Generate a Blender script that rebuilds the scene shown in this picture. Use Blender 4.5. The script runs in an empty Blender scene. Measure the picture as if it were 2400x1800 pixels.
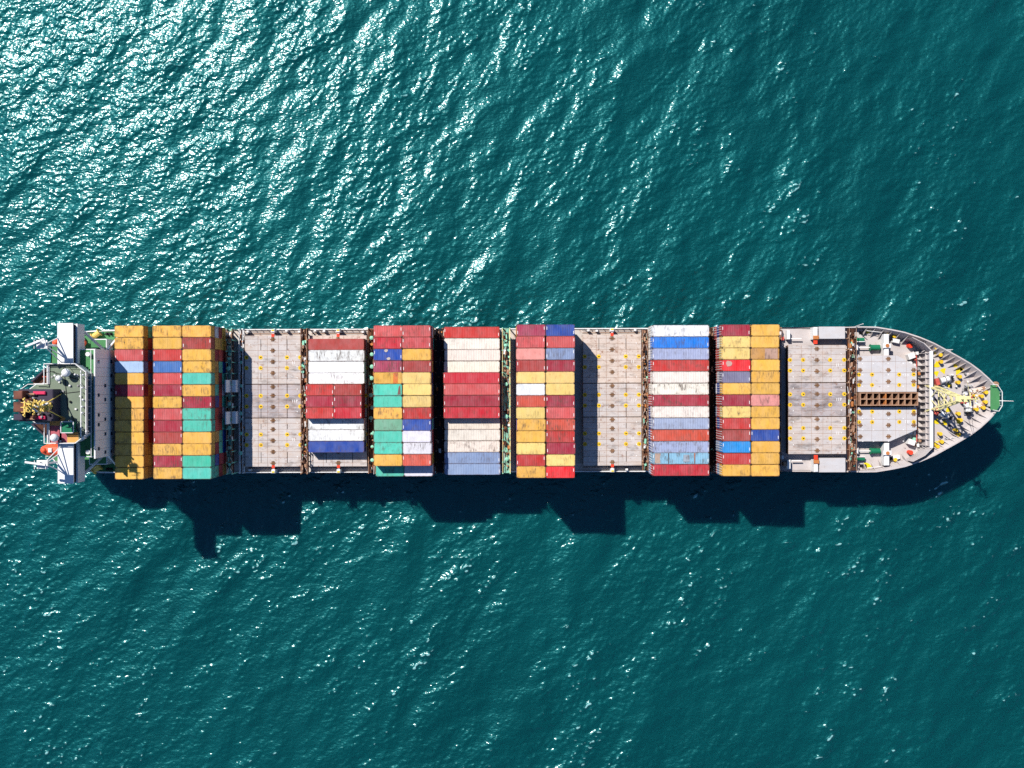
import bpy, math, random
import numpy as np
from mathutils import Vector, Matrix

rnd = random.Random(11)
S = bpy.context.scene
COL = S.collection
R = math.radians

# ------------------------------------------------------------------ camera
CAM_H, CAM_Y, FOC = 223.0, 3.65, 2200.0
cam_d = bpy.data.cameras.new('camera')
cam = bpy.data.objects.new('camera', cam_d)
COL.objects.link(cam)
cam.location = (0.0, CAM_Y, CAM_H)
cam.rotation_euler = (0, 0, R(-0.17))
cam_d.sensor_fit = 'HORIZONTAL'
cam_d.sensor_width = 36.0
cam_d.lens = 36.0 * FOC / 2400.0
cam_d.clip_end = 20000.0
S.camera = cam

# ------------------------------------------------------------------ sky and sun
SUN_H = (-0.557, 0.651, 1.0)                      # towards the sun
sun_el = math.atan2(1.0, math.hypot(SUN_H[0], SUN_H[1]))
sun_az = math.atan2(SUN_H[0], SUN_H[1])
world = bpy.data.worlds.new('World')
S.world = world
world.use_nodes = True
wn = world.node_tree
wn.nodes.clear()
sky = wn.nodes.new('ShaderNodeTexSky')
sky.sky_type = 'NISHITA'
sky.sun_disc = False
sky.ozone_density = 9.0
sky.dust_density = 0.0
sky.sun_elevation = sun_el
sky.sun_rotation = sun_az % (2 * math.pi)
bg = wn.nodes.new('ShaderNodeBackground')
bg.inputs['Strength'].default_value = 0.08
wo = wn.nodes.new('ShaderNodeOutputWorld')
wn.links.new(sky.outputs[0], bg.inputs[0])
wn.links.new(bg.outputs[0], wo.inputs[0])

sd = bpy.data.lights.new('sun', 'SUN')
sd.energy = 5.0
sd.angle = R(0.7)
sd.color = (1.0, 0.955, 0.89)
sun = bpy.data.objects.new('sun', sd)
COL.objects.link(sun)
sun.rotation_euler = Vector((-SUN_H[0], -SUN_H[1], -SUN_H[2])).to_track_quat('-Z', 'Y').to_euler()
sun.location = (-60, 70, 120)

S.view_settings.view_transform = 'Standard'
S.view_settings.look = 'None'
S.view_settings.exposure = 0.25
S.view_settings.gamma = 1.0
S.view_settings.use_curve_mapping = False
S.render.engine = 'CYCLES'
S.cycles.use_denoising = False
S.cycles.max_bounces = 6
S.cycles.diffuse_bounces = 1
S.cycles.glossy_bounces = 2
S.cycles.sample_clamp_direct = 0.0
S.cycles.sample_clamp_indirect = 4.0


# ------------------------------------------------------------------ helpers
def lin(r, g, b, k=1.0):
    o = []
    for c in (r, g, b):
        c /= 255.0
        v = c / 12.92 if c <= 0.04045 else ((c + 0.055) / 1.055) ** 2.4
        o.append(min(v * k, 0.86))
    return tuple(o)


def W(px, py, z):
    """survey grid of the photograph (2400 x 1800) -> metres on a level z"""
    k = (CAM_H - z) / FOC
    return ((px - 1200.0) * k, CAM_Y - (py - 900.0) * k)


def nt(name):
    m = bpy.data.materials.new(name)
    m.use_nodes = True
    t = m.node_tree
    b = t.nodes['Principled BSDF']
    return m, t, b


def ramp(t, src, a, b, ca=(0, 0, 0, 1), cb=(1, 1, 1, 1)):
    r = t.nodes.new('ShaderNodeValToRGB')
    r.color_ramp.elements[0].position = a
    r.color_ramp.elements[1].position = b
    r.color_ramp.elements[0].color = ca
    r.color_ramp.elements[1].color = cb
    t.links.new(src, r.inputs[0])
    return r.outputs[0]


def noise(t, vec, scale, detail=4, rough=0.6):
    n = t.nodes.new('ShaderNodeTexNoise')
    n.inputs['Scale'].default_value = scale
    n.inputs['Detail'].default_value = detail
    n.inputs['Roughness'].default_value = rough
    if vec is not None:
        t.links.new(vec, n.inputs['Vector'])
    return n.outputs[0]


def mix(t, fac, a, b, mode='MIX'):
    m = t.nodes.new('ShaderNodeMix')
    m.data_type = 'RGBA'
    m.blend_type = mode
    m.clamp_factor = True
    for sock, v in ((m.inputs[0], fac), (m.inputs[6], a), (m.inputs[7], b)):
        if hasattr(v, 'is_linked'):
            t.links.new(v, sock)
        elif isinstance(v, (int, float)):
            sock.default_value = v
        else:
            sock.default_value = (v[0], v[1], v[2], 1.0)
    return m.outputs[2]


def math_n(t, op, a, b=None, c=None):
    m = t.nodes.new('ShaderNodeMath')
    m.operation = op
    for i, v in enumerate((a, b, c)):
        if v is None:
            continue
        if hasattr(v, 'is_linked'):
            t.links.new(v, m.inputs[i])
        else:
            m.inputs[i].default_value = v
    return m.outputs[0]


def mapping(t, vec, scale=(1, 1, 1), loc=(0, 0, 0)):
    m = t.nodes.new('ShaderNodeMapping')
    m.inputs['Scale'].default_value = scale
    m.inputs['Location'].default_value = loc
    t.links.new(vec, m.inputs['Vector'])
    return m.outputs[0]


def painted(name, col, rough=0.55, var=0.14, dirt=None, amount=0.0, scale=0.6, rust=0.0, stretch=(1, 1, 1), metallic=0.0, stain=0.0):
    """weathered ship's paint: fading, soot or rust patches, fine grain"""
    m, t, b = nt(name)
    g = t.nodes.new('ShaderNodeNewGeometry')
    p = g.outputs['Position']
    c = mix(t, ramp(t, noise(t, p, 0.35, 3), 0.3, 0.75), tuple(x * (1 - var) for x in col), tuple(min(x * (1 + var), .88) for x in col))
    fine = ramp(t, noise(t, p, 6.0, 3), 0.3, 0.7, (1 - var, 1 - var, 1 - var, 1), (1, 1, 1, 1))
    c = mix(t, 1.0, c, fine, 'MULTIPLY')
    if amount > 0:
        d = dirt or (0.08, 0.06, 0.055)
        n1 = noise(t, mapping(t, p, stretch), scale, 7, 0.68)
        f = ramp(t, n1, 0.72 - amount * 0.42, 0.80 - amount * 0.2)
        c = mix(t, math_n(t, 'MULTIPLY', f, 0.8), c, d)
    if stain > 0:
        n3 = noise(t, mapping(t, p, (0.7, 1.3, 1), (3, 17, 9)), 0.5, 6, 0.65)
        c = mix(t, math_n(t, 'MULTIPLY', ramp(t, n3, 0.42, 0.72), stain), c, (0.50, 0.34, 0.235))
        n4 = noise(t, mapping(t, p, (0.35, 4.5, 1), (7, 1, 2)), 0.9, 5, 0.7)
        c = mix(t, math_n(t, 'MULTIPLY', ramp(t, n4, 0.62, 0.74), 0.55), c, (0.16, 0.12, 0.10))
    if rust > 0:
        n2 = noise(t, mapping(t, p, (1, 1, 1), (31, 7, 3)), 1.3, 6, 0.7)
        f = ramp(t, n2, 0.70 - rust * 0.35, 0.82 - rust * 0.25)
        c = mix(t, math_n(t, 'MULTIPLY', f, 0.85), c, (0.22, 0.075, 0.028))
    t.links.new(c, b.inputs['Base Color'])
    b.inputs['Roughness'].default_value = rough
    b.inputs['Metallic'].default_value = metallic
    b.inputs['Specular IOR Level'].default_value = 0.2
    bump = t.nodes.new('ShaderNodeBump')
    bump.inputs['Strength'].default_value = 0.25
    bump.inputs['Distance'].default_value = 0.02
    t.links.new(noise(t, p, 3.0, 4), bump.inputs['Height'])
    t.links.new(bump.outputs[0], b.inputs['Normal'])
    return m


def container_material():
    m, t, b = nt('container_paint')
    oi = t.nodes.new('ShaderNodeObjectInfo')
    tc = t.nodes.new('ShaderNodeTexCoord')
    comb = t.nodes.new('ShaderNodeCombineXYZ')
    rv = math_n(t, 'MULTIPLY', oi.outputs['Random'], 173.0)
    for i in range(3):
        t.links.new(rv, comb.inputs[i])
    add = t.nodes.new('ShaderNodeVectorMath')
    add.operation = 'ADD'
    t.links.new(tc.outputs['Object'], add.inputs[0])
    t.links.new(comb.outputs[0], add.inputs[1])
    p = add.outputs[0]
    base = oi.outputs['Color']
    # fading in broad panels across the box
    fade = ramp(t, noise(t, mapping(t, p, (0.55, 0.25, 0.4)), 1.2, 3), 0.3, 0.75)
    c = mix(t, math_n(t, 'MULTIPLY', fade, 0.10), base, (0.75, 0.76, 0.77))
    dark = ramp(t, noise(t, mapping(t, p, (0.7, 0.4, 0.5), (3, 9, 1)), 1.4, 4), 0.45, 0.8)
    c = mix(t, math_n(t, 'MULTIPLY', dark, 0.25), c, mix(t, 1.0, base, (0.45, 0.4, 0.4), 'MULTIPLY'))
    # grime wiped across the roof; how much differs from box to box
    amt = math_n(t, 'FRACT', math_n(t, 'MULTIPLY', oi.outputs['Random'], 7.31))
    amt = math_n(t, 'POWER', amt, 1.3)
    where = ramp(t, noise(t, mapping(t, p, (0.55, 0.6, 0.5), (17, 2, 5)), 1.0, 3), 0.44, 0.60)
    st = ramp(t, noise(t, mapping(t, p, (3.2, 0.55, 0.8), (4, 8, 5)), 1.3, 5, 0.62), 0.42, 0.64)
    f = math_n(t, 'MULTIPLY', math_n(t, 'MULTIPLY', where, st), math_n(t, 'ADD', 0.18, math_n(t, 'MULTIPLY', amt, 0.80)))
    c = mix(t, f, c, (0.10, 0.07, 0.055))
    blot = ramp(t, noise(t, mapping(t, p, (1, 1, 1), (5, 5, 5)), 1.5, 5, 0.7), 0.64, 0.76)
    c = mix(t, math_n(t, 'MULTIPLY', blot, math_n(t, 'MULTIPLY', amt, 0.65)), c, (0.15, 0.075, 0.045))
    # rust creeping in from the rims
    sep = t.nodes.new('ShaderNodeSeparateXYZ')
    t.links.new(tc.outputs['Generated'], sep.inputs[0])
    ex = math_n(t, 'ABSOLUTE', math_n(t, 'SUBTRACT', sep.outputs[0], 0.5))
    ey = math_n(t, 'ABSOLUTE', math_n(t, 'SUBTRACT', sep.outputs[1], 0.5))
    rim = math_n(t, 'MAXIMUM', ramp(t, ex, 0.462, 0.5), ramp(t, ey, 0.43, 0.5))
    rn = ramp(t, noise(t, mapping(t, p, (1, 1, 1), (2, 1, 8)), 2.0, 4, 0.6), 0.42, 0.68)
    c = mix(t, math_n(t, 'MULTIPLY', math_n(t, 'MULTIPLY', rim, rn), 0.75), c, (0.17, 0.07, 0.035))
    t.links.new(c, b.inputs['Base Color'])
    b.inputs['Roughness'].default_value = 0.62
    b.inputs['Specular IOR Level'].default_value = 0.12
    bump = t.nodes.new('ShaderNodeBump')
    bump.inputs['Strength'].default_value = 0.3
    bump.inputs['Distance'].default_value = 0.03
    t.links.new(noise(t, mapping(t, p, (1.2, .6, 1)), 2.2, 4), bump.inputs['Height'])
    t.links.new(bump.outputs[0], b.inputs['Normal'])
    return m


M = {}
M['box'] = container_material()
M['castings'] = painted('corner_casting_steel', (0.10, 0.06, 0.045), 0.6, 0.3)
M['mark'] = painted('white_end_mark', (0.82, 0.80, 0.78), 0.5, 0.08)
M['hatch'] = painted('hatch_cover_paint', lin(198, 190, 186), 0.6, 0.09, (0.13, 0.115, 0.11), 0.44, 0.42, 0.38, (0.55, 1.5, 1), stain=0.45)
M['hatch_sooty'] = painted('hatch_cover_paint_sooty', lin(182, 174, 175), 0.6, 0.12, (0.07, 0.055, 0.055), 0.62, 0.45, 0.34, (0.6, 1.5, 1), stain=0.35)
M['hatch_warm'] = painted('hatch_cover_paint_rusty', lin(208, 194, 184), 0.6, 0.10, (0.14, 0.10, 0.075), 0.44, 0.42, 0.46, (0.6, 1.5, 1), stain=0.45)
M['hatch_cool'] = painted('hatch_cover_paint_clean', lin(197, 194, 195), 0.6, 0.06, (0.2, 0.19, 0.19), 0.28, 0.5, 0.24, stain=0.25)
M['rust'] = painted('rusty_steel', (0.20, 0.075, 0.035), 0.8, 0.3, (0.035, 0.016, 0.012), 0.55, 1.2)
M['rust_and_shade'] = painted('dark_rusty_steel_and_shade', (0.085, 0.035, 0.022), 0.85, 0.35, (0.02, 0.012, 0.01), 0.5, 1.0)  # rusty steel; on the lower house its dark tone stands for shade
M['rust_light'] = painted('pale_rusty_steel', (0.46, 0.27, 0.17), 0.8, 0.2, (0.17, 0.06, 0.03), 0.6, 1.4)
M['twist'] = painted('rusty_fitting', (0.25, 0.12, 0.05), 0.8, 0.3, (0.06, 0.03, 0.02), 0.4, 3.0)
M['orange_rust'] = painted('orange_primer', (0.55, 0.20, 0.06), 0.7, 0.2, (0.12, 0.05, 0.02), 0.4, 2.0)
M['deck'] = painted('deck_paint_cream', lin(208, 197, 188), 0.65, 0.10, (0.2, 0.12, 0.08), 0.28, 0.5, 0.4, stain=0.4)
M['deck_grey'] = painted('deck_paint_lilac_grey', lin(194, 186, 184), 0.65, 0.09, (0.17, 0.14, 0.13), 0.30, 0.4, 0.22, stain=0.22)
M['deck_dark'] = painted('cross_deck_dark', (0.10, 0.07, 0.065), 0.7, 0.3, (0.03, 0.02, 0.02), 0.5, 0.8, 0.3)
M['deck_green'] = painted('deck_paint_green', lin(78, 140, 88), 0.65, 0.15, (0.05, 0.08, 0.05), 0.35, 0.8)
M['roof_green'] = painted('bridge_roof_grey_green', lin(122, 134, 116), 0.65, 0.12, (0.075, 0.14, 0.09), 0.40, 0.35)
M['roof_maroon'] = painted('roof_patch_maroon', lin(176, 92, 102), 0.7, 0.12)
M['roof_ochre'] = painted('roof_patch_ochre', lin(220, 160, 88), 0.7, 0.12)
M['white'] = painted('white_ship_paint', (0.80, 0.80, 0.80), 0.45, 0.05, (0.45, 0.36, 0.28), 0.10, 0.7)
M['rail_white'] = painted('white_rail_paint', (0.80, 0.78, 0.76), 0.5, 0.06)
M['grey'] = painted('grey_machinery', (0.35, 0.34, 0.34), 0.5, 0.2, (0.08, 0.06, 0.05), 0.4, 1.5)
M['dark'] = painted('black_paint', (0.018, 0.016, 0.02), 0.6, 0.3)
M['funnel'] = painted('funnel_dark_plum', (0.055, 0.045, 0.07), 0.55, 0.25)
M['soot'] = painted('sooty_brown_exhaust', (0.20, 0.075, 0.05), 0.7, 0.3, (0.02, 0.015, 0.015), 0.5, 0.8)
M['magenta'] = painted('magenta_funnel_band', lin(215, 55, 95), 0.6, 0.1)
M['mast'] = painted('mast_yellow_paint', lin(250, 200, 105), 0.5, 0.1, (0.4, 0.2, 0.05), 0.25, 1.5)
M['foremast'] = painted('foremast_pale_yellow', lin(252, 222, 160), 0.5, 0.08, (0.45, 0.25, 0.1), 0.2, 1.5)
M['yellow'] = painted('safety_yellow', lin(250, 205, 35), 0.5, 0.1)
M['yellow_pad'] = painted('lashing_pad_yellow', lin(250, 190, 50), 0.55, 0.12)
M['mint'] = painted('mint_green_paint', lin(150, 215, 185), 0.55, 0.15, (0.18, 0.09, 0.05), 0.30, 1.5)
M['mint_worn'] = painted('mint_green_paint_worn', lin(140, 205, 180), 0.6, 0.2, (0.10, 0.06, 0.045), 0.62, 0.9, 0.5)
M['green'] = painted('machinery_green', lin(30, 120, 85), 0.5, 0.15)
M['red'] = painted('signal_red', lin(235, 70, 45), 0.5, 0.1)
M['pink'] = painted('faded_red_paint', lin(200, 90, 80), 0.6, 0.2, (0.15, 0.05, 0.03), 0.4, 1.5)
M['lifeboat'] = painted('lifeboat_orange', lin(240, 95, 60), 0.45, 0.06)
M['hull'] = painted('hull_dark_blue', (0.018, 0.022, 0.04), 0.5, 0.2)
M['boot'] = painted('boot_topping_red', (0.22, 0.03, 0.025), 0.6, 0.2)
M['rope'] = painted('pale_rope', lin(232, 212, 196), 0.8, 0.1)
M['black_line'] = painted('flat_black', (0.02, 0.018, 0.018), 0.7, 0.2)
gm, gt, gb = nt('blue_window_glass')
gb.inputs['Base Color'].default_value = (0.02, 0.05, 0.10, 1)
gb.inputs['Roughness'].default_value = 0.08
M['glass'] = gm


class MB:
    """collects faces for ONE mesh"""
    def __init__(s):
        s.v, s.f, s.m = [], [], []
        s.mi = 0

    def add(s, vs, fs):
        o = len(s.v)
        s.v += [tuple(v) for v in vs]
        s.f += [tuple(i + o for i in f) for f in fs]
        s.m += [s.mi] * len(fs)
        return s

    def box(s, x0, x1, y0, y1, z0, z1):
        return s.add([(x0, y0, z0), (x1, y0, z0), (x1, y1, z0), (x0, y1, z0), (x0, y0, z1), (x1, y0, z1), (x1, y1, z1), (x0, y1, z1)],
                     [(0, 3, 2, 1), (4, 5, 6, 7), (0, 1, 5, 4), (1, 2, 6, 5), (2, 3, 7, 6), (3, 0, 4, 7)])

    def bevel_box(s, x0, x1, y0, y1, z0, z1, b):
        """box whose top edges are chamfered by b"""
        vs = [(x0, y0, z0), (x1, y0, z0), (x1, y1, z0), (x0, y1, z0),
              (x0, y0, z1 - b), (x1, y0, z1 - b), (x1, y1, z1 - b), (x0, y1, z1 - b),
              (x0 + b, y0 + b, z1), (x1 - b, y0 + b, z1), (x1 - b, y1 - b, z1), (x0 + b, y1 - b, z1)]
        fs = [(0, 3, 2, 1), (0, 1, 5, 4), (1, 2, 6, 5), (2, 3, 7, 6), (3, 0, 4, 7),
              (4, 5, 9, 8), (5, 6, 10, 9), (6, 7, 11, 10), (7, 4, 8, 11), (8, 9, 10, 11)]
        return s.add(vs, fs)

    def beam(s, p, q, w, h=None):
        p, q = Vector(p), Vector(q)
        h = h or w
        d = (q - p).normalized()
        up = Vector((0, 0, 1)) if abs(d.z) < 0.95 else Vector((1, 0, 0))
        a = d.cross(up).normalized() * (w / 2)
        b = a.cross(d).normalized() * (h / 2)
        vs = [p - a - b, p + a - b, p + a + b, p - a + b, q - a - b, q + a - b, q + a + b, q - a + b]
        return s.add(vs, [(0, 1, 2, 3), (4, 7, 6, 5), (0, 4, 5, 1), (1, 5, 6, 2), (2, 6, 7, 3), (3, 7, 4, 0)])

    def cyl(s, p, q, r, n=10, r2=None):
        p, q = Vector(p), Vector(q)
        r2 = r if r2 is None else r2
        d = (q - p).normalized()
        up = Vector((0, 0, 1)) if abs(d.z) < 0.95 else Vector((1, 0, 0))
        a = d.cross(up).normalized()
        b = a.cross(d).normalized()
        vs = []
        for c, rr in ((p, r), (q, r2)):
            for i in range(n):
                th = 2 * math.pi * i / n
                vs.append(c + a * math.cos(th) * rr + b * math.sin(th) * rr)
        fs = [(i, (i + 1) % n, n + (i + 1) % n, n + i) for i in range(n)]
        fs += [tuple(reversed(range(n))), tuple(range(n, 2 * n))]
        return s.add(vs, fs)

    def prism(s, poly, z0, z1):
        n = len(poly)
        vs = [(x, y, z0) for x, y in poly] + [(x, y, z1) for x, y in poly]
        fs = [tuple(reversed(range(n))), tuple(range(n, 2 * n))]
        fs += [(i, (i + 1) % n, n + (i + 1) % n, n + i) for i in range(n)]
        return s.add(vs, fs)

    def sphere(s, c, r, nu=14, nv=8, sz=1.0):
        vs = [(c[0], c[1], c[2] + r * sz)]
        for j in range(1, nv):
            ph = math.pi * j / nv
            for i in range(nu):
                th = 2 * math.pi * i / nu
                vs.append((c[0] + r * math.sin(ph) * math.cos(th), c[1] + r * math.sin(ph) * math.sin(th), c[2] + r * sz * math.cos(ph)))
        vs.append((c[0], c[1], c[2] - r * sz))
        fs = [(0, 1 + i, 1 + (i + 1) % nu) for i in range(nu)]
        for j in range(nv - 2):
            o = 1 + j * nu
            fs += [(o + i, o + nu + i, o + nu + (i + 1) % nu, o + (i + 1) % nu) for i in range(nu)]
        o = 1 + (nv - 2) * nu
        fs += [(o + i, len(vs) - 1, o + (i + 1) % nu) for i in range(nu)]
        return s.add(vs, fs)

    def mesh(s, name, mats):
        me = bpy.data.meshes.new(name)
        me.from_pydata(s.v, [], s.f)
        for k in (mats if isinstance(mats, (list, tuple)) else [mats]):
            me.materials.append(M[k] if isinstance(k, str) else k)
        if any(s.m):
            me.polygons.foreach_set('material_index', s.m)
        me.update()
        return me

    def build(s, name, mats, parent=None, loc=(0, 0, 0), rz=0.0):
        return inst(name, s.mesh(name, mats), parent, loc, rz)


def inst(name, me, parent=None, loc=(0, 0, 0), rz=0.0, scale=None):
    o = bpy.data.objects.new(name, me)
    COL.objects.link(o)
    o.parent = parent
    o.location = loc
    o.rotation_euler = (0, 0, rz)
    if scale:
        o.scale = scale
    return o


def tag(o, label, cat=None, group=None, kind=None):
    if label:
        o['label'] = label
    if cat:
        o['category'] = cat
    if group:
        o['group'] = group
    if kind:
        o['kind'] = kind
    return o


def empty(name, loc=(0, 0, 0)):
    o = bpy.data.objects.new(name, None)
    COL.objects.link(o)
    o.location = loc
    return o


# ------------------------------------------------------------------ the sea: one sheet, waves as real relief
NX, NY, CELL = 1024, 800, 0.30


def wave_field():
    g = np.random.default_rng(5)
    kx = np.fft.fftfreq(NX, CELL) * 2 * np.pi
    ky = np.fft.rfftfreq(NY, CELL) * 2 * np.pi
    KX, KY = np.meshgrid(kx, ky, indexing='ij')
    K = np.hypot(KX, KY)
    K[0, 0] = 1e-6
    TH = np.arctan2(KY, KX)

    def system(lam_peak, lam_width, direction, power, slope, seed, lam_min=0.7):
        r = np.random.default_rng(seed)
        kp = 2 * np.pi / lam_peak
        rad = np.exp(-0.5 * (np.log(K / kp) / lam_width) ** 2) / K ** 1.5
        c = np.cos(TH - direction)
        spread = np.abs(c) ** power
        spec = rad * spread * (K < 2 * np.pi / lam_min)
        ph = r.standard_normal(K.shape) + 1j * r.standard_normal(K.shape)
        H = spec * ph
        h = np.fft.irfft2(H, s=(NX, NY))
        gx, gy = np.gradient(h, CELL)
        return h * (slope / np.sqrt((gx ** 2 + gy ** 2).mean()))

    big = system(17.0, 0.40, R(-28), 4, 0.056, 1)
    mid = system(6.5, 0.42, R(-36), 1.3, 0.078, 2)
    low = system(34.0, 0.5, R(20), 0.5, 0.05, 3)
    chop = system(2.4, 0.45, R(-58), 0.7, 0.092, 4)
    rip = system(1.15, 0.30, R(-74), 0.7, 0.12, 6, 0.75)
    gust = low / low.std()
    gust = 1.0 + 0.25 * np.clip(gust, -2, 2)
    mg = mid / mid.std()
    chop = chop * gust * np.clip(1.0 + 0.22 * mg, 0.4, 1.6)
    rip = rip * gust * np.clip(1.0 + 0.30 * mg, 0.3, 1.8)
    h = big + mid + chop + rip
    crest = (chop / chop.std()) * 0.7 + mg * 0.6 + (rip / rip.std()) * 1.0 + (gust - 1) * 2.0
    return h, crest


def make_sea():
    h, crest = wave_field()
    ix = np.arange(NX)
    iy = np.arange(NY)
    X0, Y0 = -NX * CELL / 2, CAM_Y - NY * CELL / 2
    fx = np.clip(np.minimum(ix, NX - 1 - ix) / 25.0, 0, 1)
    fy = np.clip(np.minimum(iy, NY - 1 - iy) / 25.0, 0, 1)
    h = h * np.outer(fx, fy)
    XX, YY = np.meshgrid(X0 + ix * CELL, Y0 + iy * CELL, indexing='ij')
    co = np.stack([XX, YY, h], -1).reshape(-1, 3)
    idx = (ix[:, None] * NY + iy[None, :])
    q = np.stack([idx[:-1, :-1], idx[1:, :-1], idx[1:, 1:], idx[:-1, 1:]], -1).reshape(-1, 4)
    xa, xb = XX[0, 0], XX[-1, 0]
    ya, yb = YY[0, 0], YY[0, -1]
    base = len(co)
    FAR = 9000.0
    ring = np.array([(-FAR, -FAR, 0), (FAR, -FAR, 0), (FAR, FAR, 0), (-FAR, FAR, 0)], dtype=float)
    co = np.concatenate([co, ring])
    c00, c10, c11, c01 = idx[0, 0], idx[-1, 0], idx[-1, -1], idx[0, -1]
    # the outer sheet meets the rim of the fine grid, whose waves die out there
    faces = [list(idx[:, 0][::-1]) , list(idx[-1, :][::-1]), list(idx[:, -1]), list(idx[0, :])]
    outer = [(base, base + 1), (base + 1, base + 2), (base + 2, base + 3), (base + 3, base)]
    loops = q.ravel().tolist()
    starts = (np.arange(len(q)) * 4).tolist()
    tris = []
    for rim, (a, b) in zip(faces, outer):
        # rim runs from b's corner back to a's corner
        n = len(rim)
        mid = n // 2
        for i in range(n - 1):
            apex = b if i < mid else a
            tris.append((rim[i], rim[i + 1], apex))
        tris.append((a, b, rim[mid]))
    me = bpy.data.meshes.new('sea')
    me.vertices.add(len(co))
    me.vertices.foreach_set('co', co.ravel())
    nl = len(loops) + 3 * len(tris)
    me.loops.add(nl)
    me.loops.foreach_set('vertex_index', np.concatenate([q.ravel(), np.array(tris).ravel()]).astype(np.int32))
    me.polygons.add(len(q) + len(tris))
    ls = np.concatenate([np.arange(len(q)) * 4, len(q) * 4 + np.arange(len(tris)) * 3]).astype(np.int32)
    me.polygons.foreach_set('loop_start', ls)
    me.polygons.foreach_set('use_smooth', np.ones(len(q) + len(tris), dtype=bool))
    me.update(calc_edges=True)
    at = me.attributes.new('crest', 'FLOAT', 'POINT')
    at.data.foreach_set('value', np.concatenate([crest.ravel(), np.zeros(4)]).astype(np.float32))

    m, t, b = nt('sea_water')
    t.nodes.remove(b)
    out = [n for n in t.nodes if n.type == 'OUTPUT_MATERIAL'][0]
    geo = t.nodes.new('ShaderNodeNewGeometry')
    p = geo.outputs['Position']
    # wind ripples smaller than the mesh
    rip = noise(t, mapping(t, p, (0.95, 1.6, 1)), 1.4, 1.0, 0.5)
    bump = t.nodes.new('ShaderNodeBump')
    bump.inputs['Strength'].default_value = 1.0
    bump.inputs['Distance'].default_value = 0.118
    t.links.new(rip, bump.inputs['Height'])
    deep = mix(t, ramp(t, noise(t, p, 0.018, 3), 0.3, 0.7), (0.0004, 0.038, 0.041), (0.0010, 0.053, 0.056))
    body = t.nodes.new('ShaderNodeSubsurfaceScattering')
    body.falloff = 'BURLEY'
    body.inputs['Scale'].default_value = 1.5
    body.inputs['Radius'].default_value = (0.6, 1.3, 1.3)
    t.links.new(deep, body.inputs['Color'])
    t.links.new(bump.outputs[0], body.inputs['Normal'])
    gl = t.nodes.new('ShaderNodeBsdfGlossy')
    gl.inputs['Roughness'].default_value = 0.175
    gl.inputs['Color'].default_value = (1, 1, 1, 1)
    t.links.new(bump.outputs[0], gl.inputs['Normal'])
    g2 = t.nodes.new('ShaderNodeBsdfGlossy')
    g2.inputs['Roughness'].default_value = 0.43
    g2.inputs['Color'].default_value = (0.10, 0.95, 1.0, 1)
    t.links.new(bump.outputs[0], g2.inputs['Normal'])
    gm_ = t.nodes.new('ShaderNodeMixShader')
    gm_.inputs[0].default_value = 0.036
    t.links.new(body.outputs[0], gm_.inputs[1])
    t.links.new(g2.outputs[0], gm_.inputs[2])
    fr = t.nodes.new('ShaderNodeFresnel')
    fr.inputs['IOR'].default_value = 1.34
    t.links.new(bump.outputs[0], fr.inputs['Normal'])
    ms = t.nodes.new('ShaderNodeMixShader')
    t.links.new(fr.outputs[0], ms.inputs[0])
    t.links.new(gm_.outputs[0], ms.inputs[1])
    t.links.new(gl.outputs[0], ms.inputs[2])
    # thin foam on the steepest little crests
    a = t.nodes.new('ShaderNodeAttribute')
    a.attribute_name = 'crest'
    fn = noise(t, mapping(t, p, (0.9, 2.0, 1)), 2.0, 4, 0.6)
    fm = math_n(t, 'ADD', a.outputs['Fac'], math_n(t, 'MULTIPLY', fn, 3.0))
    foam = ramp(t, math_n(t, 'DIVIDE', fm, 8.0), 0.76, 0.92)
    fd = t.nodes.new('ShaderNodeBsdfDiffuse')
    fd.inputs['Color'].default_value = (0.30, 0.62, 0.62, 1)
    ms2 = t.nodes.new('ShaderNodeMixShader')
    t.links.new(math_n(t, 'MULTIPLY', foam, 0.7), ms2.inputs[0])
    t.links.new(ms.outputs[0], ms2.inputs[1])
    t.links.new(fd.outputs[0], ms2.inputs[2])
    t.links.new(ms2.outputs[0], out.inputs['Surface'])
    me.materials.append(m)
    o = inst('sea', me)
    tag(o, 'choppy teal sea glittering towards the upper left', 'sea', kind='structure')


make_sea()

# ------------------------------------------------------------------ the ship: hull, decks
Z_DECK, Z_HATCH, Z_FORE, Z_BUL = 12.0, 14.2, 14.6, 16.5
ship = empty('container_ship', (0, 0, 0))
tag(ship, 'long container ship with white deckhouse at the stern and pale grey foredeck', 'ship')

OUT = [(-103.6, 0.0), (-103.5, 12.6), (-102.0, 14.3), (-98.0, 15.6), (-92.0, 16.1), (-80, 16.15), (-40, 16.15), (0, 16.15), (40, 16.15), (72, 16.2),
       (78.0, 16.25), (80.8, 16.15), (84.2, 15.5), (86.8, 14.9), (90.0, 13.75), (93.0, 12.4), (95.9, 10.8), (98.4, 9.4), (100.9, 7.9),
       (103.0, 6.3), (104.9, 4.55), (106.0, 3.3), (106.9, 1.9), (107.4, 0.0)]
_ox = np.array([a for a, b in OUT])
_oy = np.array([b for a, b in OUT])


def half(x):
    return float(np.interp(x, _ox, _oy))


def outline(x0, x1, shrink=0.0, step=None):
    xs = [x for x in _ox if x0 < x < x1]
    xs = [x0] + xs + [x1]
    up = [(x, max(half(x) - shrink, 0.0)) for x in xs]
    up = [p for p in up]
    lo = [(x, -y) for x, y in reversed(up)]
    if lo[0][1] == 0 and up[-1][1] == 0:
        lo = lo[1:]
    if lo and lo[-1][1] == 0 and up[0][1] == 0:
        lo = lo[:-1]
    return up[::-1] + lo[::-1]


def rim_z(x):
    return float(np.interp(x, [-104, 60, 74, 84, 92, 108], [12.25, 12.25, 13.4, 15.4, 16.5, 16.9]))


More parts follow.
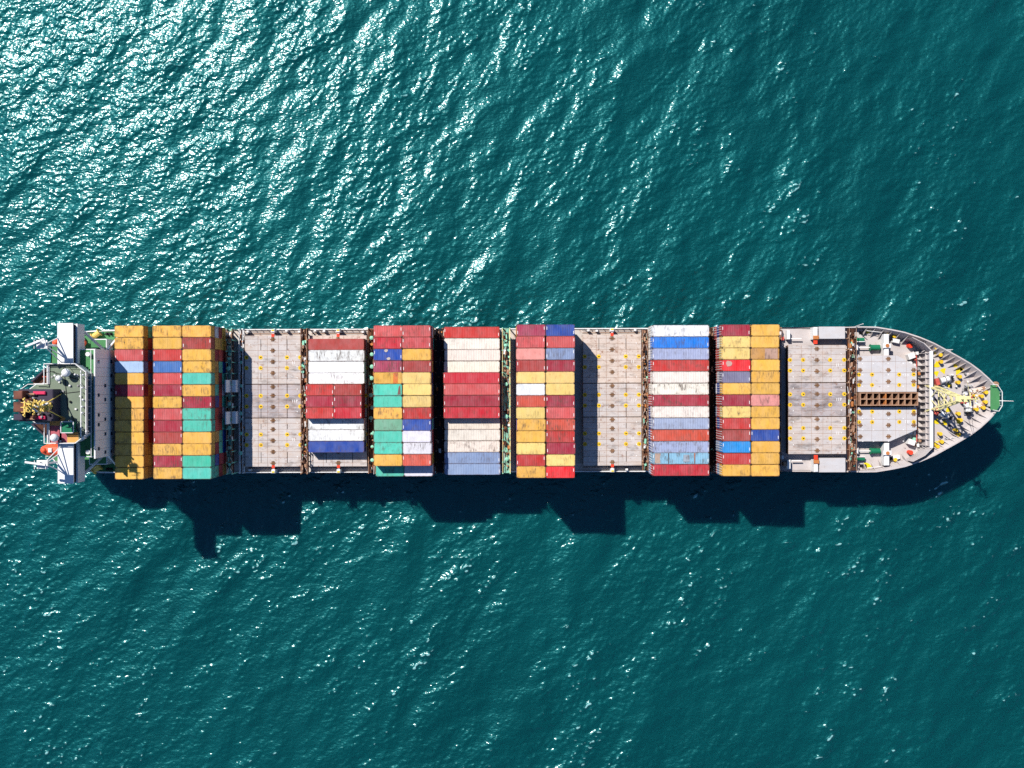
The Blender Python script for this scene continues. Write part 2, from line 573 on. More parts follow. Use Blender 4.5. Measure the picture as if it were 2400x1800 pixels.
def make_hull():
    mb = MB()
    lv = [0.0, 0.25, 0.5, 0.78, 0.95, 1.0]
    xs = list(_ox[1:-1])
    rows = []
    for sgn in (1, -1):
        grid = []
        for x in [_ox[0] + 0.05] + xs + [_ox[-1]]:
            top = rim_z(x) - 0.02
            col = []
            for k, f in enumerate(lv):
                z = -7.0 + (top + 7.0) * f
                t = (top - z)
                fx = max(0.0, (x - 60) / 47.4)
                rake = 0.62 * fx ** 2 * t
                pinch = 1.0 - 0.020 * t * min(1.0, max(0.0, (x - 70) / 30))
                if x < -96:
                    rake = -0.4 * max(0, t - 6) * ((-96 - x) / 7.6)
                col.append((x - rake, sgn * max(half(x), 0.02) * max(pinch, 0.25), z))
            grid.append(col)
        rows.append(grid)
    for gi, grid in enumerate(rows):
        n, m = len(grid), len(lv)
        vs = [v for c in grid for v in c]
        fs = []
        for i in range(n - 1):
            for j in range(m - 1):
                f = (i * m + j, (i + 1) * m + j, (i + 1) * m + j + 1, i * m + j + 1)
                fs.append(f if gi == 1 else f[::-1])
        o = len(mb.v)
        mb.add(vs, fs)
        for k in range(len(fs)):
            mb.m[len(mb.m) - len(fs) + k] = 1 if (k % (m - 1)) < 1 else 0
    o = mb.build('hull', ['hull', 'boot'], ship)
    tag(o, 'dark ship hull below the deck edge')


make_hull()
MB().prism(outline(-103.5, -84.6, 0.06), Z_DECK - 0.5, Z_DECK).build('mooring_deck', 'deck_green', ship)
MB().prism(outline(-84.6, 92.0, 0.06), Z_DECK - 0.5, Z_DECK).build('main_deck', 'deck', ship)
MB().prism(outline(92.0, 107.3, 0.10), Z_DECK - 0.4, Z_FORE).build('forecastle_deck', 'deck_grey', ship)
MB().prism(outline(60.0, 91.98, 0.35), Z_DECK - 0.2, Z_DECK + 0.5).build('bow_well_deck', 'deck_grey', ship)


def strip_wall(name, pts, z0f, z1f, th, mat, side, flare=None):
    """a plate of thickness th that follows pts, standing from z0f(x) to z1f(x)"""
    mb = MB()
    vs = []
    n = len(pts)
    for i, (x, y) in enumerate(pts):
        a = Vector(pts[max(i - 1, 0)])
        b = Vector(pts[min(i + 1, n - 1)])
        d = (b - a).normalized()
        nrm = Vector((-d.y, d.x)) * th * side
        z0, z1 = z0f(x), z1f(x)
        fl = 1.0 + (flare(x) / th if flare else 0.0)
        vs += [(x + nrm.x * (fl - 1), y + nrm.y * (fl - 1), z0), (x, y, z1), (x + nrm.x, y + nrm.y, z1), (x + nrm.x * fl, y + nrm.y * fl, z0)]
    fs = []
    for i in range(n - 1):
        o, p = i * 4, (i + 1) * 4
        for a, b in ((0, 1), (1, 2), (2, 3), (3, 0)):
            fs.append((o + a, o + b, p + b, p + a))
    fs += [(0, 3, 2, 1), (4 * n - 4, 4 * n - 3, 4 * n - 2, 4 * n - 1)]
    return mb.add(vs, fs).build(name, mat, ship)


for sgn in (1, -1):
    xs = [60, 66, 72, 75, 78, 80.8, 82.5, 84.2, 86.8, 88.5, 90, 91.5, 93, 94.5, 95.9, 97.2, 98.4, 99.7, 100.9, 102, 103, 104, 104.9, 105.5, 106, 106.5, 106.9, 107.2]
    pts = [(x, sgn * (half(x))) for x in xs]
    bw = strip_wall('bulwark', pts, lambda x: 11.6 if x < 92 else 14.2, lambda x: rim_z(x) + 0.02, 0.26, 'deck_grey', -sgn, lambda x: float(np.interp(x, [76, 86, 107], [0, 1.25, 1.35])))
    # stays that brace the bulwark from inside
    k = 0
    x = 79.0
    while x < 106.4:
        y = half(x) - 0.28
        d = Vector((half(x + .3) - half(x - .3), -0.6)).normalized()
        nv = Vector((d.x, d.y))        # inward normal (x, y) for the upper side
        zb = Z_FORE if x > 92 else Z_DECK + 0.5
        zt = rim_z(x) - 0.1
        ln = (2.0 if x < 92 else 2.7) * (0.9 + 0.2 * rnd.random())
        p0 = Vector((x, y))
        tx = -0.86 if x > 92 else -0.15     # stays lean aft along the flare
        q0 = p0 + Vector((tx, -0.7)).normalized() * ln
        if abs(q0.y) < 0.4:
            break
        w = 0.045
        side = Vector((-(q0 - p0).y, (q0 - p0).x)).normalized() * w
        vs = []
        for s2 in (1, -1):
            o = side * s2
            vs += [(p0.x + o.x, sgn * (p0.y + o.y), zb), (q0.x + o.x, sgn * (q0.y + o.y), zb), (q0.x + o.x, sgn * (q0.y + o.y), zb + .12), (p0.x + o.x, sgn * (p0.y + o.y), zt)]
        mb = MB().add(vs, [(0, 1, 2, 3), (7, 6, 5, 4), (0, 4, 5, 1), (1, 5, 6, 2), (2, 6, 7, 3), (3, 7, 4, 0)])
        mb.build('bulwark_stay', 'deck_grey', bw)
        x += 1.75 if x < 92 else 1.18
# low edge plate and rail along the cargo deck
for sgn in (1, -1):
    strip_wall('deck_edge_plate', [(x, sgn * half(x)) for x in (-103.4, -102, -98, -92, -80, -40, 0, 40, 60)], lambda x: 11.6, lambda x: 12.28, 0.22, 'rail_white', -sgn)

# ------------------------------------------------------------------ bays
PITCH = 2.5
ROWY = [(7 - r) * PITCH for r in range(1, 14)]      # row 1 is the far (upper) side


def coaming(x0, x1, hw, ztop):
    mb = MB()
    mb.box(x0, x1, -hw, hw, Z_DECK - 0.1, ztop)
    return mb.build('hatch_coaming', 'deck_dark', ship)


# --- pieces that repeat on the hatch covers
_tw = MB()
_tw.box(-0.62, 0.62, -0.30, 0.30, 0.0, 0.03)
_twist_me = None
tmb = MB()
tmb.box(-0.58, 0.58, -0.10, 0.10, 0, 0.10)
tmb.box(-0.30, -0.16, -0.46, 0.46, 0, 0.14)
tmb.box(-0.02, 0.12, -0.48, 0.48, 0, 0.14)
tmb.box(0.22, 0.34, -0.40, 0.40, 0, 0.12)
twist_me = tmb.mesh('twistlock_base', 'twist')
emb = MB()
emb.cyl((0, 0, 0), (0, 0, 0.03), 0.46, 16)
emb.mi = 1
emb.cyl((0, 0, 0.03), (0, 0, 0.12), 0.13, 8)
emb.beam((0, 0, 0.08), (0.26, 0.03, 0.08), 0.09)
eye_me = emb.mesh('lashing_pad', ['yellow_pad', 'black_line'])
num_me = MB().box(-0.055, 0.055, -0.32, 0.32, 0, 0.006).mesh('number_stroke', 'mark')
dot_me = MB().box(-0.13, 0.13, -0.09, 0.09, 0, 0.006).mesh('white_spot_mark', 'mark')
slot_me = {}


def hatch_bay(x0, x1, z, hw, seams, mats, labels, eyes_y, eyes_x, rows_y, detail=True, numbers=True):
    """three lift-off covers across one bay; each is a thing of its own"""
    ys = [hw] + seams + [-hw]
    coaming(x0 + 0.15, x1 - 0.15, hw - 0.12, z - 0.75)
    xc = (x0 + x1) / 2
    for i in range(len(ys) - 1):
        ya, yb = ys[i] - 0.07, ys[i + 1] + 0.07
        o = MB().box(x0 - xc, x1 - xc, -(ya - yb) / 2, (ya - yb) / 2, 0.0, 0.66).build('hatch_cover', 'rust_light', None, (xc, (ya + yb) / 2, z - 0.70))
        tag(o, labels[i], 'hatch cover', 'hatch covers over the holds')
        if not detail:
            inst('deck_plate', MB().box(x0 - xc + .02, x1 - xc - .02, -(ya - yb) / 2 + .02, (ya - yb) / 2 - .02, 0.655, 0.70).mesh('deck_plate', mats[i]), o)
            continue
        yc = (ya + yb) / 2
        # welded plates with open joints
        cuts = [ya] + [r for r in rows_y if yb + 0.6 < r < ya - 0.6] + [yb]
        cuts = sorted(cuts + [r - 1.25 for r in rows_y if yb + 0.5 < r - 1.25 < ya - 0.5], reverse=True)
        xcut = [x0, x0 + (x1 - x0) * .235, x0 + (x1 - x0) * .40, x0 + (x1 - x0) * .60, x0 + (x1 - x0) * .745, x1]
        for a in range(len(cuts) - 1):
            for c in range(len(xcut) - 1):
                g = 0.028 if (cuts[a] - cuts[a + 1]) > 0 else 0.02
                inst('deck_plate', MB().bevel_box(xcut[c] + g - xc, xcut[c + 1] - g - xc, cuts[a + 1] + g - yc, cuts[a] - g - yc, 0.64, 0.70 + rnd.uniform(-.006, .006), 0.012).mesh('deck_plate', mats[i]), o)
        for r in rows_y:
            if yb - 0.3 < r <= ya + 0.3 and not (abs(r - yb) < 0.3):
                yy = min(max(r, yb + .5), ya - .5)
                inst('twistlock_base', twist_me, o, (-0.05, yy - yc, 0.70))
        for ey in eyes_y:
            if yb < ey < ya:
                for ex in eyes_x:
                    inst('lashing_pad', eye_me, o, (ex, ey - yc, 0.703), rnd.uniform(-.5, .5))
        # narrow black strips lying on the plates
        for ex in (eyes_x[1], eyes_x[2]):
            for (ra, rb) in ((0, 1), (3, 3.6), (4, 5), (6, 7), (7.5, 8.0), (10, 11)):
                if len(rows_y) != 12:
                    continue
                s0 = rows_y[0] - ra * 2.505
                s1 = rows_y[0] - rb * 2.505
                if yb < (s0 + s1) / 2 < ya:
                    inst('dark_strip', MB().box(-0.05, 0.05, -(s0 - s1) / 2 + .06, (s0 - s1) / 2 - .06, 0, 0.02).mesh('dark_strip', 'black_line'), o, (ex + 0.05, (s0 + s1) / 2 - yc, 0.703))
        if numbers:
            mid = (eyes_y[2 * i] + eyes_y[2 * i + 1]) / 2
            for k in range((2, 3, 2)[i] if len(labels) == 3 else 2):
                inst('number_stroke', num_me, o, (4.35 + 0.42 * k, mid - yc, 0.703))
        for r in rows_y:
            if yb + .4 < r - 1.1 < ya:
                inst('white_spot_mark', dot_me, o, (5.35, r - 1.1 - yc, 0.703), R(90))
                if rnd.random() < .6:
                    inst('white_spot_mark', dot_me, o, (-5.3, r - 1.2 - yc, 0.703), R(90))


R12 = [(5.5 - k) * 2.505 for k in range(12)]
EY12 = [9.72, 7.36, 1.2, -1.2, -7.42, -9.76]
SEAM12 = [3.76, -3.76]
hatch_bay(-59.4, -46.9, Z_HATCH, 14.65, SEAM12, ['hatch', 'hatch_sooty', 'hatch'],
          ['pale grey hatch cover at the far rail, between the aft stacks and the white boxes',
           'soot blackened middle hatch cover behind the aft container stacks',
           'pale grey hatch cover at the near rail behind the aft container stacks'], EY12, [-5.9, -2.75, 3.1, 6.05], R12)
hatch_bay(-45.0, -32.3, Z_HATCH, 14.65, SEAM12, ['hatch_warm', 'hatch', 'hatch'],
          ['cream hatch cover under the red and white long boxes, far rail side',
           'hatch cover under the pairs of red short boxes amidships',
           'hatch cover under the dark blue long box, near rail side'], EY12, [-5.9, -2.75, 3.1, 6.05], R12)
hatch_bay(15.8, 28.8, Z_HATCH, 14.65, SEAM12, ['hatch_warm', 'hatch', 'hatch'],
          ['rust streaked hatch cover in the middle open bay, at the far rail',
           'pale hatch cover in the centre of the middle open bay, half in shadow',
           'pale hatch cover in the middle open bay, at the near rail'], EY12, [-6.1, -3.0, 3.0, 5.9], R12)
R10 = [(4.5 - k) * 2.505 for k in range(10)]
hatch_bay(61.2, 74.0, 15.0, 12.15, [3.76, -3.76], ['hatch', 'hatch_sooty', 'hatch'],
          ['pale grey hatch cover of the forward open bay, at the far side',
           'scuffed middle hatch cover of the forward open bay',
           'pale grey hatch cover of the forward open bay, at the near side'], [8.8, 6.45, 1.2, -1.15, -6.3, -8.6], [-6.0, -3.1, 2.9, 6.0], R10)
for (xa, xb, nm) in ((-84.2, -77.6, 'aftmost column of short boxes beside the deckhouse'), (-76.0, -63.4, 'double column of short boxes behind the deckhouse'),
                     (-29.8, -17.0, 'mint, yellow and red columns amidships'), (-15.0, -2.5, 'cream and red long boxes amidships'),
                     (0.8, 13.5, 'red and yellow columns right of amidships'), (30.0, 42.8, 'white, blue and red long boxes'), (44.8, 57.6, 'forwardmost yellow columns')):
    coaming(xa, xb, 14.65, 14.9 if xa == 30.0 else Z_HATCH)

# ------------------------------------------------------------------ containers
PAL = {  # key: (sRGB as seen in sun, word)
    'Y': ((244, 186, 80), 'yellow'), 'Yl': ((248, 212, 125), 'pale yellow'), 'Yd': ((214, 158, 78), 'ochre yellow'),
    'R': ((202, 56, 52), 'red'), 'RB': ((180, 68, 62), 'rust red'), 'M': ((170, 42, 62), 'maroon'), 'P': ((214, 88, 88), 'faded red'),
    'S': ((240, 155, 145), 'salmon pink'), 'O': ((215, 86, 66), 'orange red'), 'BR': ((236, 28, 38), 'bright red'), 'C2': ((204, 38, 54), 'crimson'),
    'B': ((68, 118, 188), 'blue'), 'LB': ((172, 200, 232), 'pale blue'), 'N': ((26, 72, 166), 'dark blue'), 'K': ((14, 128, 232), 'vivid blue'),
    'K2': ((30, 150, 228), 'sky blue'), 'G': ((138, 158, 196), 'grey blue'), 'G2': ((166, 176, 206), 'light grey blue'), 'GP': ((128, 124, 150), 'slate grey'),
    'T': ((84, 204, 180), 'mint green'), 'T2': ((62, 190, 158), 'sea green'), 'Td': ((122, 178, 146), 'dull green'),
    'W': ((250, 250, 250), 'white'), 'C': ((244, 232, 218), 'cream'), 'WL': ((236, 232, 242), 'off white'), 'MP': ((180, 66, 94), 'plum red'),
    'PB': ((136, 190, 216), 'patched pale blue'),
}
ORD = ['first', 'second', 'third', 'fourth', 'fifth', 'sixth', 'seventh', 'eighth', 'ninth', 'tenth', 'eleventh', 'twelfth', 'thirteenth']
_cache = {}
BW = 2.42


def body_mesh(L, H, yellow):
    key = ('b', L, H)
    if key in _cache:
        return _cache[key]
    mb = MB()
    h = BW / 2
    l = L / 2
    # corrugated walls
    def wall(axis, sgn):
        ln = (L if axis == 'x' else BW) - 0.28
        n = int(ln / 0.42)
        prof = []
        for i in range(n):
            a = -ln / 2 + ln * i / n
            s = ln / n
            prof += [(a, 0.0), (a + s * .30, 0.0), (a + s * .5, 0.045), (a + s * .80, 0.045)]
        prof.append((ln / 2, 0.0))
        vs = []
        for a, d in prof:
            if axis == 'x':
                vs += [(a, sgn * (h - 0.02 - d), 0.12), (a, sgn * (h - 0.02 - d), H - 0.1)]
            else:
                vs += [(sgn * (l - 0.02 - d), a, 0.12), (sgn * (l - 0.02 - d), a, H - 0.1)]
        fs = []
        for i in range(len(prof) - 1):
            f = (2 * i, 2 * i + 2, 2 * i + 3, 2 * i + 1)
            fs.append(f if (sgn < 0) == (axis == 'x') else f[::-1])
        mb.add(vs, fs)
    for s in (1, -1):
        wall('x', s)
        wall('y', s)
    for sx in (1, -1):
        for sy in (1, -1):
            mb.box(min(sx * l, sx * (l - .16)), max(sx * l, sx * (l - .16)), min(sy * h, sy * (h - .14)), max(sy * h, sy * (h - .14)), 0.0, H - 0.0)
    for sy in (1, -1):
        for z0, z1 in ((0.02, 0.14), (H - 0.12, H - 0.01)):
            mb.box(-l + .15, l - .15, min(sy * (h - .003), sy * (h - .09)), max(sy * (h - .003), sy * (h - .09)), z0, z1)
    for sx in (1, -1):
        for z0, z1 in ((0.02, 0.14), (H - 0.12, H - 0.012)):
            mb.box(min(sx * (l - .003), sx * (l - .1)), max(sx * (l - .003), sx * (l - .1)), -h + .13, h - .13, z0, z1)
    mb.box(-l + .08, l - .08, -h + .07, h - .07, 0.05, 0.1)
    mb.box(-l + .08, l - .08, -h + .07, h - .07, H - 0.075, H - 0.06)
    mb.mi = 1
    for sx in (1, -1):
        for sy in (1, -1):
            mb.box(min(sx * (l + .004), sx * (l - .19)), max(sx * (l + .004), sx * (l - .19)), min(sy * (h + .004), sy * (h - .17)), max(sy * (h + .004), sy * (h - .17)), H - .12, H + .006)
    me = mb.mesh('container_body', ['box', 'castings'])
    _cache[key] = me
    return me


def roof_mesh(L, kind, flip):
    """kind 'ribbed': corrugated with white end marks; 'plain': smooth with rounded corners; 'reefer': flat with shallow ridges"""
    key = ('r', L, kind, flip)
    if key in _cache:
        return _cache[key]
    mb = MB()
    l, h = L / 2 - 0.03, BW / 2 - 0.03
    zt = 0.0
    if kind == 'ribbed':
        e = 0.36
        n = int((2 * l - 2 * e) / 0.36)
        prof = [(-l, 0.0), (-l + e, 0.0)]
        span = 2 * l - 2 * e
        for i in range(n):
            a = -l + e + span * i / n
            s = span / n
            prof += [(a + s * .22, -0.032), (a + s * .5, -0.032), (a + s * .72, 0.0), (a + s, 0.0)]
        prof.append((l, 0.0))
        vs = []
        for a, d in prof:
            vs += [(a, -h, zt + d), (a, h, zt + d)]
        mb.add(vs, [(2 * i, 2 * i + 2, 2 * i + 3, 2 * i + 1) for i in range(len(prof) - 1)])
        # skirt that gives the sheet thickness
        for s in (1, -1):
            mb.box(-l, l, min(s * h, s * (h - .02)), max(s * h, s * (h - .02)), zt - 0.07, zt - 0.002)
        mb.mi = 1
        a0 = 0.12 if not flip else -0.78
        for sx, off in ((-1, a0), (1, -a0 - 0.66)):
            x = sx * (l - 0.19)
            mb.box(x - .055, x + .055, off, off + 0.66, zt + 0.001, zt + 0.006)
    elif kind == 'plain':
        r = 0.30
        def loop(inset, z):
            o = []
            ll, hh, rr = l - inset, h - inset, r
            for cx, cy, a0 in ((ll - rr, hh - rr, 0), (-ll + rr, hh - rr, 90), (-ll + rr, -hh + rr, 180), (ll - rr, -hh + rr, 270)):
                for k in range(4):
                    th = R(a0 + 30 * k)
                    o.append((cx + rr * math.cos(th), cy + rr * math.sin(th), z))
            return o
        a, b_, c = loop(0.0, zt - 0.07), loop(0.02, zt - 0.015), loop(0.12, zt + 0.012)
        vs = a + b_ + c
        n = len(a)
        fs = []
        for o in (0, n):
            fs += [(o + i, o + (i + 1) % n, o + n + (i + 1) % n, o + n + i) for i in range(n)]
        # top sheet in shallow swages
        xs = [v[0] for v in c]
        fs.append(tuple(2 * n + i for i in range(n)))
        mb.add(vs, fs)
        k = int(2 * l / 1.0)
        for i in range(1, k):
            x = -l + 2 * l * i / k
            mb.box(x - .05, x + .05, -h + .32, h - .32, zt + 0.008, zt + 0.028)
    else:
        mb.bevel_box(-l, l, -h, h, zt - 0.07, zt + 0.01, 0.04)
        k = int(2 * l / 1.15)
        for i in range(1, k):
            x = -l + 2 * l * i / k
            mb.box(x - .03, x + .03, -h + .12, h - .12, zt + 0.006, zt + 0.022)
    me = mb.mesh('roof_panel', ['box', 'mark'])
    _cache[key] = me
    return me


def door_mesh(H):
    key = ('d', H)
    if key in _cache:
        return _cache[key]
    mb = MB()
    w = BW / 2 - 0.12
    mb.box(-0.05, 0.0, 0.01, w, 0.16, H - 0.14)
    mb.mi = 1
    for y in (0.25 * w, 0.72 * w):
        mb.beam((-0.085, y, 0.16), (-0.085, y, H - 0.14), 0.06)
        for z in (0.4, 1.1, 1.9):
            mb.box(-0.07, -0.05, y - .09, y + .09, z, z + .08)
    me = mb.mesh('door', ['box', 'mark'])
    _cache[key] = me
    return me


def container(key, L, H, x, y, z, top, label, roof=None, doors=0, flip=False):
    rgb, word = PAL[key]
    j = 1.0 + rnd.uniform(-.10, .06)
    c = lin(*rgb, k=0.80 * j)
    c = tuple(min(max(v * (1 + rnd.uniform(-.02, .02)), 0.0), .84) for v in c)
    o = inst('shipping_container', body_mesh(L, H, False), None, (x, y, z))
    o.color = (*c, 1)
    tag(o, label, 'container', 'containers stacked on the ship')
    if top:
        kind = roof or ('plain' if key in ('Y', 'Yl', 'Yd', 'T', 'T2', 'Td', 'S', 'LB', 'W', 'WL') else 'ribbed')
        r = inst('roof_panel', roof_mesh(L, kind, flip), o, (0, 0, H - 0.02))
        r.color = (*tuple(min(v * (1.0 + rnd.uniform(0, .05)), .85) for v in c), 1)
    if doors:
        for s in (1, -1):
            d = inst('door', door_mesh(H), o, (doors * (L / 2 + 0.01), 0, 0), 0.0, (-doors, s, 1))
            d.color = (*c, 1)
    return o


WHERE = {
    'A1': 'column beside white deckhouse', 'A2': 'second column from deckhouse', 'A3': 'third column from deckhouse',
    'C': 'bay of white long boxes', 'D1': 'column right of white long boxes', 'D2': 'column left of cream long boxes',
    'E': 'bay of cream long boxes', 'F1': 'column right of mint gangway', 'F2': 'column left of middle open bay',
    'G': 'bay right of middle open bay', 'H1': 'second column from bow open bay', 'H2': 'column beside bow open bay'}
SEEN = {'A1': 1, 'A3': 2, 'H1': 2, 'G': 1, 'D2': 1, 'C': 9, 'E': 9}   # tiers below the top whose ends can be seen
hidden = MB()
HIDE_KEYS = ['Y', 'R', 'M', 'T', 'N', 'RB', 'P', 'WL']
FILL = ['Y', 'Y', 'Y', 'R', 'M', 'T', 'N', 'RB', 'P', 'B', 'O', 'WL', 'Yd']


def column(code, keys, x0, x1, z0, H, tiers, L, rows=None, lower=None, doors=0, roof=None, low=None):
    """one row of stacks across the ship; keys give the top box of each stack"""
    xc = (x0 + x1) / 2
    rows = rows or list(range(1, 14))
    for i, (r, k) in enumerate(zip(rows, keys)):
        n = tiers[i] if isinstance(tiers, list) else tiers
        hh = H[i] if isinstance(H, list) else H
        for t in range(n):
            top = t == n - 1
            kk = k if top else (lower or FILL)[rnd.randrange(len(lower or FILL))]
            word = PAL[kk][1]
            if top:
                lab = '%s container on top, %s from far rail, %s' % (word, ORD[r - 1], WHERE[code])
            else:
                lab = '%s container in tier %s, %s from far rail, %s' % (word, ('one', 'two', 'three', 'four')[t], ORD[r - 1], WHERE[code])
                if r not in (1, 13) and n - 1 - t > SEEN.get(code, 0):
                    # wholly enclosed by its neighbours: joined with the others
                    hidden.mi = rnd.randrange(len(HIDE_KEYS))
                    hidden.bevel_box(xc - L / 2, xc + L / 2, ROWY[r - 1] - BW / 2, ROWY[r - 1] + BW / 2, z0 + t * hh + .01, z0 + (t + 1) * hh - .005, .03)
                    continue
            container(kk, L, hh, xc + rnd.uniform(-.07, .07), ROWY[r - 1] + rnd.uniform(-.025, .025), z0 + t * hh, top, lab, roof, doors, flip=rnd.random() < .5)


L20, L40 = 6.06, 12.19
ZH = Z_HATCH + 0.02
column('A1', 'Y Y P LB Y M Y Y Y Y Y Y Y'.split(), -83.95, -77.9, ZH, 2.6, 4, L20, lower=['Y', 'Y', 'Yd', 'R', 'B', 'T'])
column('A2', 'Y Y R B P M Y P M RB Y M Y'.split(), -75.85, -69.8, ZH, 2.6, 4, L20, lower=['Y', 'R', 'M', 'N', 'Y'])
column('A3', 'Y RB Y Y T Y M T T Y Y T2 T'.split(), -69.65, -63.6, ZH, 2.6, 4, L20, lower=['Y', 'Yd', 'T', 'M', 'R', 'N', 'WL'])
column('C', 'RB W W W'.split(), -44.7, -32.4, ZH, 2.9, 1, L40, rows=[2, 3, 4, 5], roof='reefer')
column('C', 'W W N'.split(), -44.7, -32.4, ZH, 2.9, 1, L40, rows=[9, 10, 11], roof='reefer')
for xa, nm in ((-44.85, 'left'), (-38.75, 'right')):
    for r, k in zip((6, 7, 8), (('R', 'M', 'R') if nm == 'left' else ('RB', 'M', 'C2'))):
        for t in range(2):
            lab = '%s short container, %s one %s, %s from far rail, between white long boxes' % (PAL[k][1], nm, 'on top' if t else 'beneath', ORD[r - 1])
            container(k, L20, 2.44, xa + L20 / 2, ROWY[r - 1], ZH + t * 2.44, t == 1, lab)
column('D1', 'P C2 N MP Y T T Y Td T T Y T'.split(), -29.5, -23.45, ZH, 2.9, [3] * 12 + [2], L20, lower=FILL)
column('D2', 'P P Y RB Yl Yl Yl R N WL WL O WL'.split(), -23.35, -17.3, ZH, 2.9, [3] * 12 + [2], L20, lower=FILL)
column('E', 'R C C C C2 P M C2 C C C G G'.split(), -14.85, -2.65, ZH, [2.9] * 4 + [2.44] * 4 + [2.9] * 5, [1] * 4 + [2] * 4 + [1] * 5, L40, lower=['C2', 'R', 'RB'])
column('F1', 'MP P S RB Yl W O Yl Y Y Yl R Y'.split(), 0.93, 7.0, ZH, 2.6, 4, L20, lower=FILL)
column('F2', 'N P G M Yl Yl M P O R M Yl BR'.split(), 7.2, 13.26, ZH, 2.6, 4, L20, lower=FILL)
column('G', 'W K G2 R C C M C G2 O G2 PB C2'.split(), 30.25, 42.5, 14.92, 2.9, 2, L40, lower=['R', 'C', 'G', 'N', 'M'], doors=-1)
column('H1', 'M Yl Yl BR GP Y M Yl R RB K2 R Y'.split(), 45.0, 51.06, ZH, 2.59, 3, L20, lower=['R', 'P', 'N', 'RB', 'G', 'WL', 'M'], doors=-1)
column('H2', 'Y Y Yd Y Y Y S Y Y N Y Y Y'.split(), 51.2, 57.3, ZH, 2.59, 3, L20, lower=FILL)

ho = hidden.build('enclosed_containers', [painted('enclosed_box_' + PAL[k][1].replace(' ', '_'), lin(*PAL[k][0], k=.8)) for k in HIDE_KEYS])
tag(ho, 'containers deep inside the stacks, covered by the boxes on top', 'containers', kind='stuff')


def roof_patch(label_part, pts, key, parent_name=None):
    """a repair patch or bare spot with a ragged outline on one particular roof"""
    for o in COL.objects:
        if o.get('label', '').startswith(label_part):
            H = o.bound_box[6][2]
            poly = [(x, y) for x, y in pts]
            me = MB().prism(poly, H + 0.006, H + 0.022).mesh('repair_patch', 'box')
            p = inst('repair_patch', me, o)
            p.color = (*lin(*key), 1)
            return


def blob(cx, cy, rx, ry, n=9):
    return [(cx + rx * math.cos(2 * math.pi * i / n) * rnd.uniform(.75, 1.1), cy + ry * math.sin(2 * math.pi * i / n) * rnd.uniform(.75, 1.1)) for i in range(n)]


roof_patch('dark blue container on top, third from far rail, column right of white', blob(-0.35, 0.85, .45, .32), (190, 175, 165))
roof_patch('dark blue container on top, third from far rail, column right of white', blob(0.15, -0.85, .4, .3), (190, 175, 165))
roof_patch('bright red container on top, fourth', blob(-1.55, 0.35, .7, .75), (190, 150, 140))
roof_patch('patched pale blue container on top', [(-5.6, -1.1), (-4.4, -1.1), (-4.5, .0), (-4.3, 1.1), (-5.6, 1.1)], (176, 150, 134))
roof_patch('patched pale blue container on top', [(0.55, -.75), (1.9, -.7), (1.85, .8), (0.6, .75)], (150, 160, 172))
roof_patch('patched pale blue container on top', [(2.9, -1.15), (3.1, -1.15), (3.15, 1.15), (2.85, 1.15)], (170, 110, 90))
roof_patch('patched pale blue container on top', [(-2.75, -1.15), (-2.6, -1.15), (-2.55, 1.1), (-2.75, 1.1)], (60, 50, 50))
roof_patch('yellow container on top, fifth from far rail, column right of white', [(1.1, -1.15), (2.05, -1.1), (2.1, 1.12), (1.15, 1.1)], (206, 108, 40))
roof_patch('ochre yellow container on top, third from far rail, column beside bow', [(-.1, -1.1), (2.7, -1.12), (2.7, 1.1), (.0, 1.08)], (176, 138, 118))
roof_patch('mint green container on top, sixth from far rail, column right of white', [(2.1, -1.05), (2.75, -1.0), (2.7, 1.05), (2.35, .6)], (120, 80, 70))

# ------------------------------------------------------------------ lashing bridges between the bays
post_me = MB().box(-0.11, 0.11, -0.09, 0.09, 0, 1).mesh('post', 'rust_light')
post_white_me = MB().box(-0.09, 0.09, -0.08, 0.08, 0, 1).mesh('post', 'rail_white')
post_mint_me = MB().box(-0.12, 0.12, -0.10, 0.10, 0, 1).mesh('post', 'mint')


def mushroom_mesh():
    mb = MB()
    mb.cyl((0, 0, 0), (0, 0, 1.0), 0.30, 10)
    mb.cyl((0, 0, 0.95), (0, 0, 1.25), 0.56, 14)
    mb.cyl((0, 0, 1.25), (0, 0, 1.40), 0.54, 14, 0.2)
    return mb.mesh('mushroom_vent', 'mint')


mush_me = mushroom_mesh()


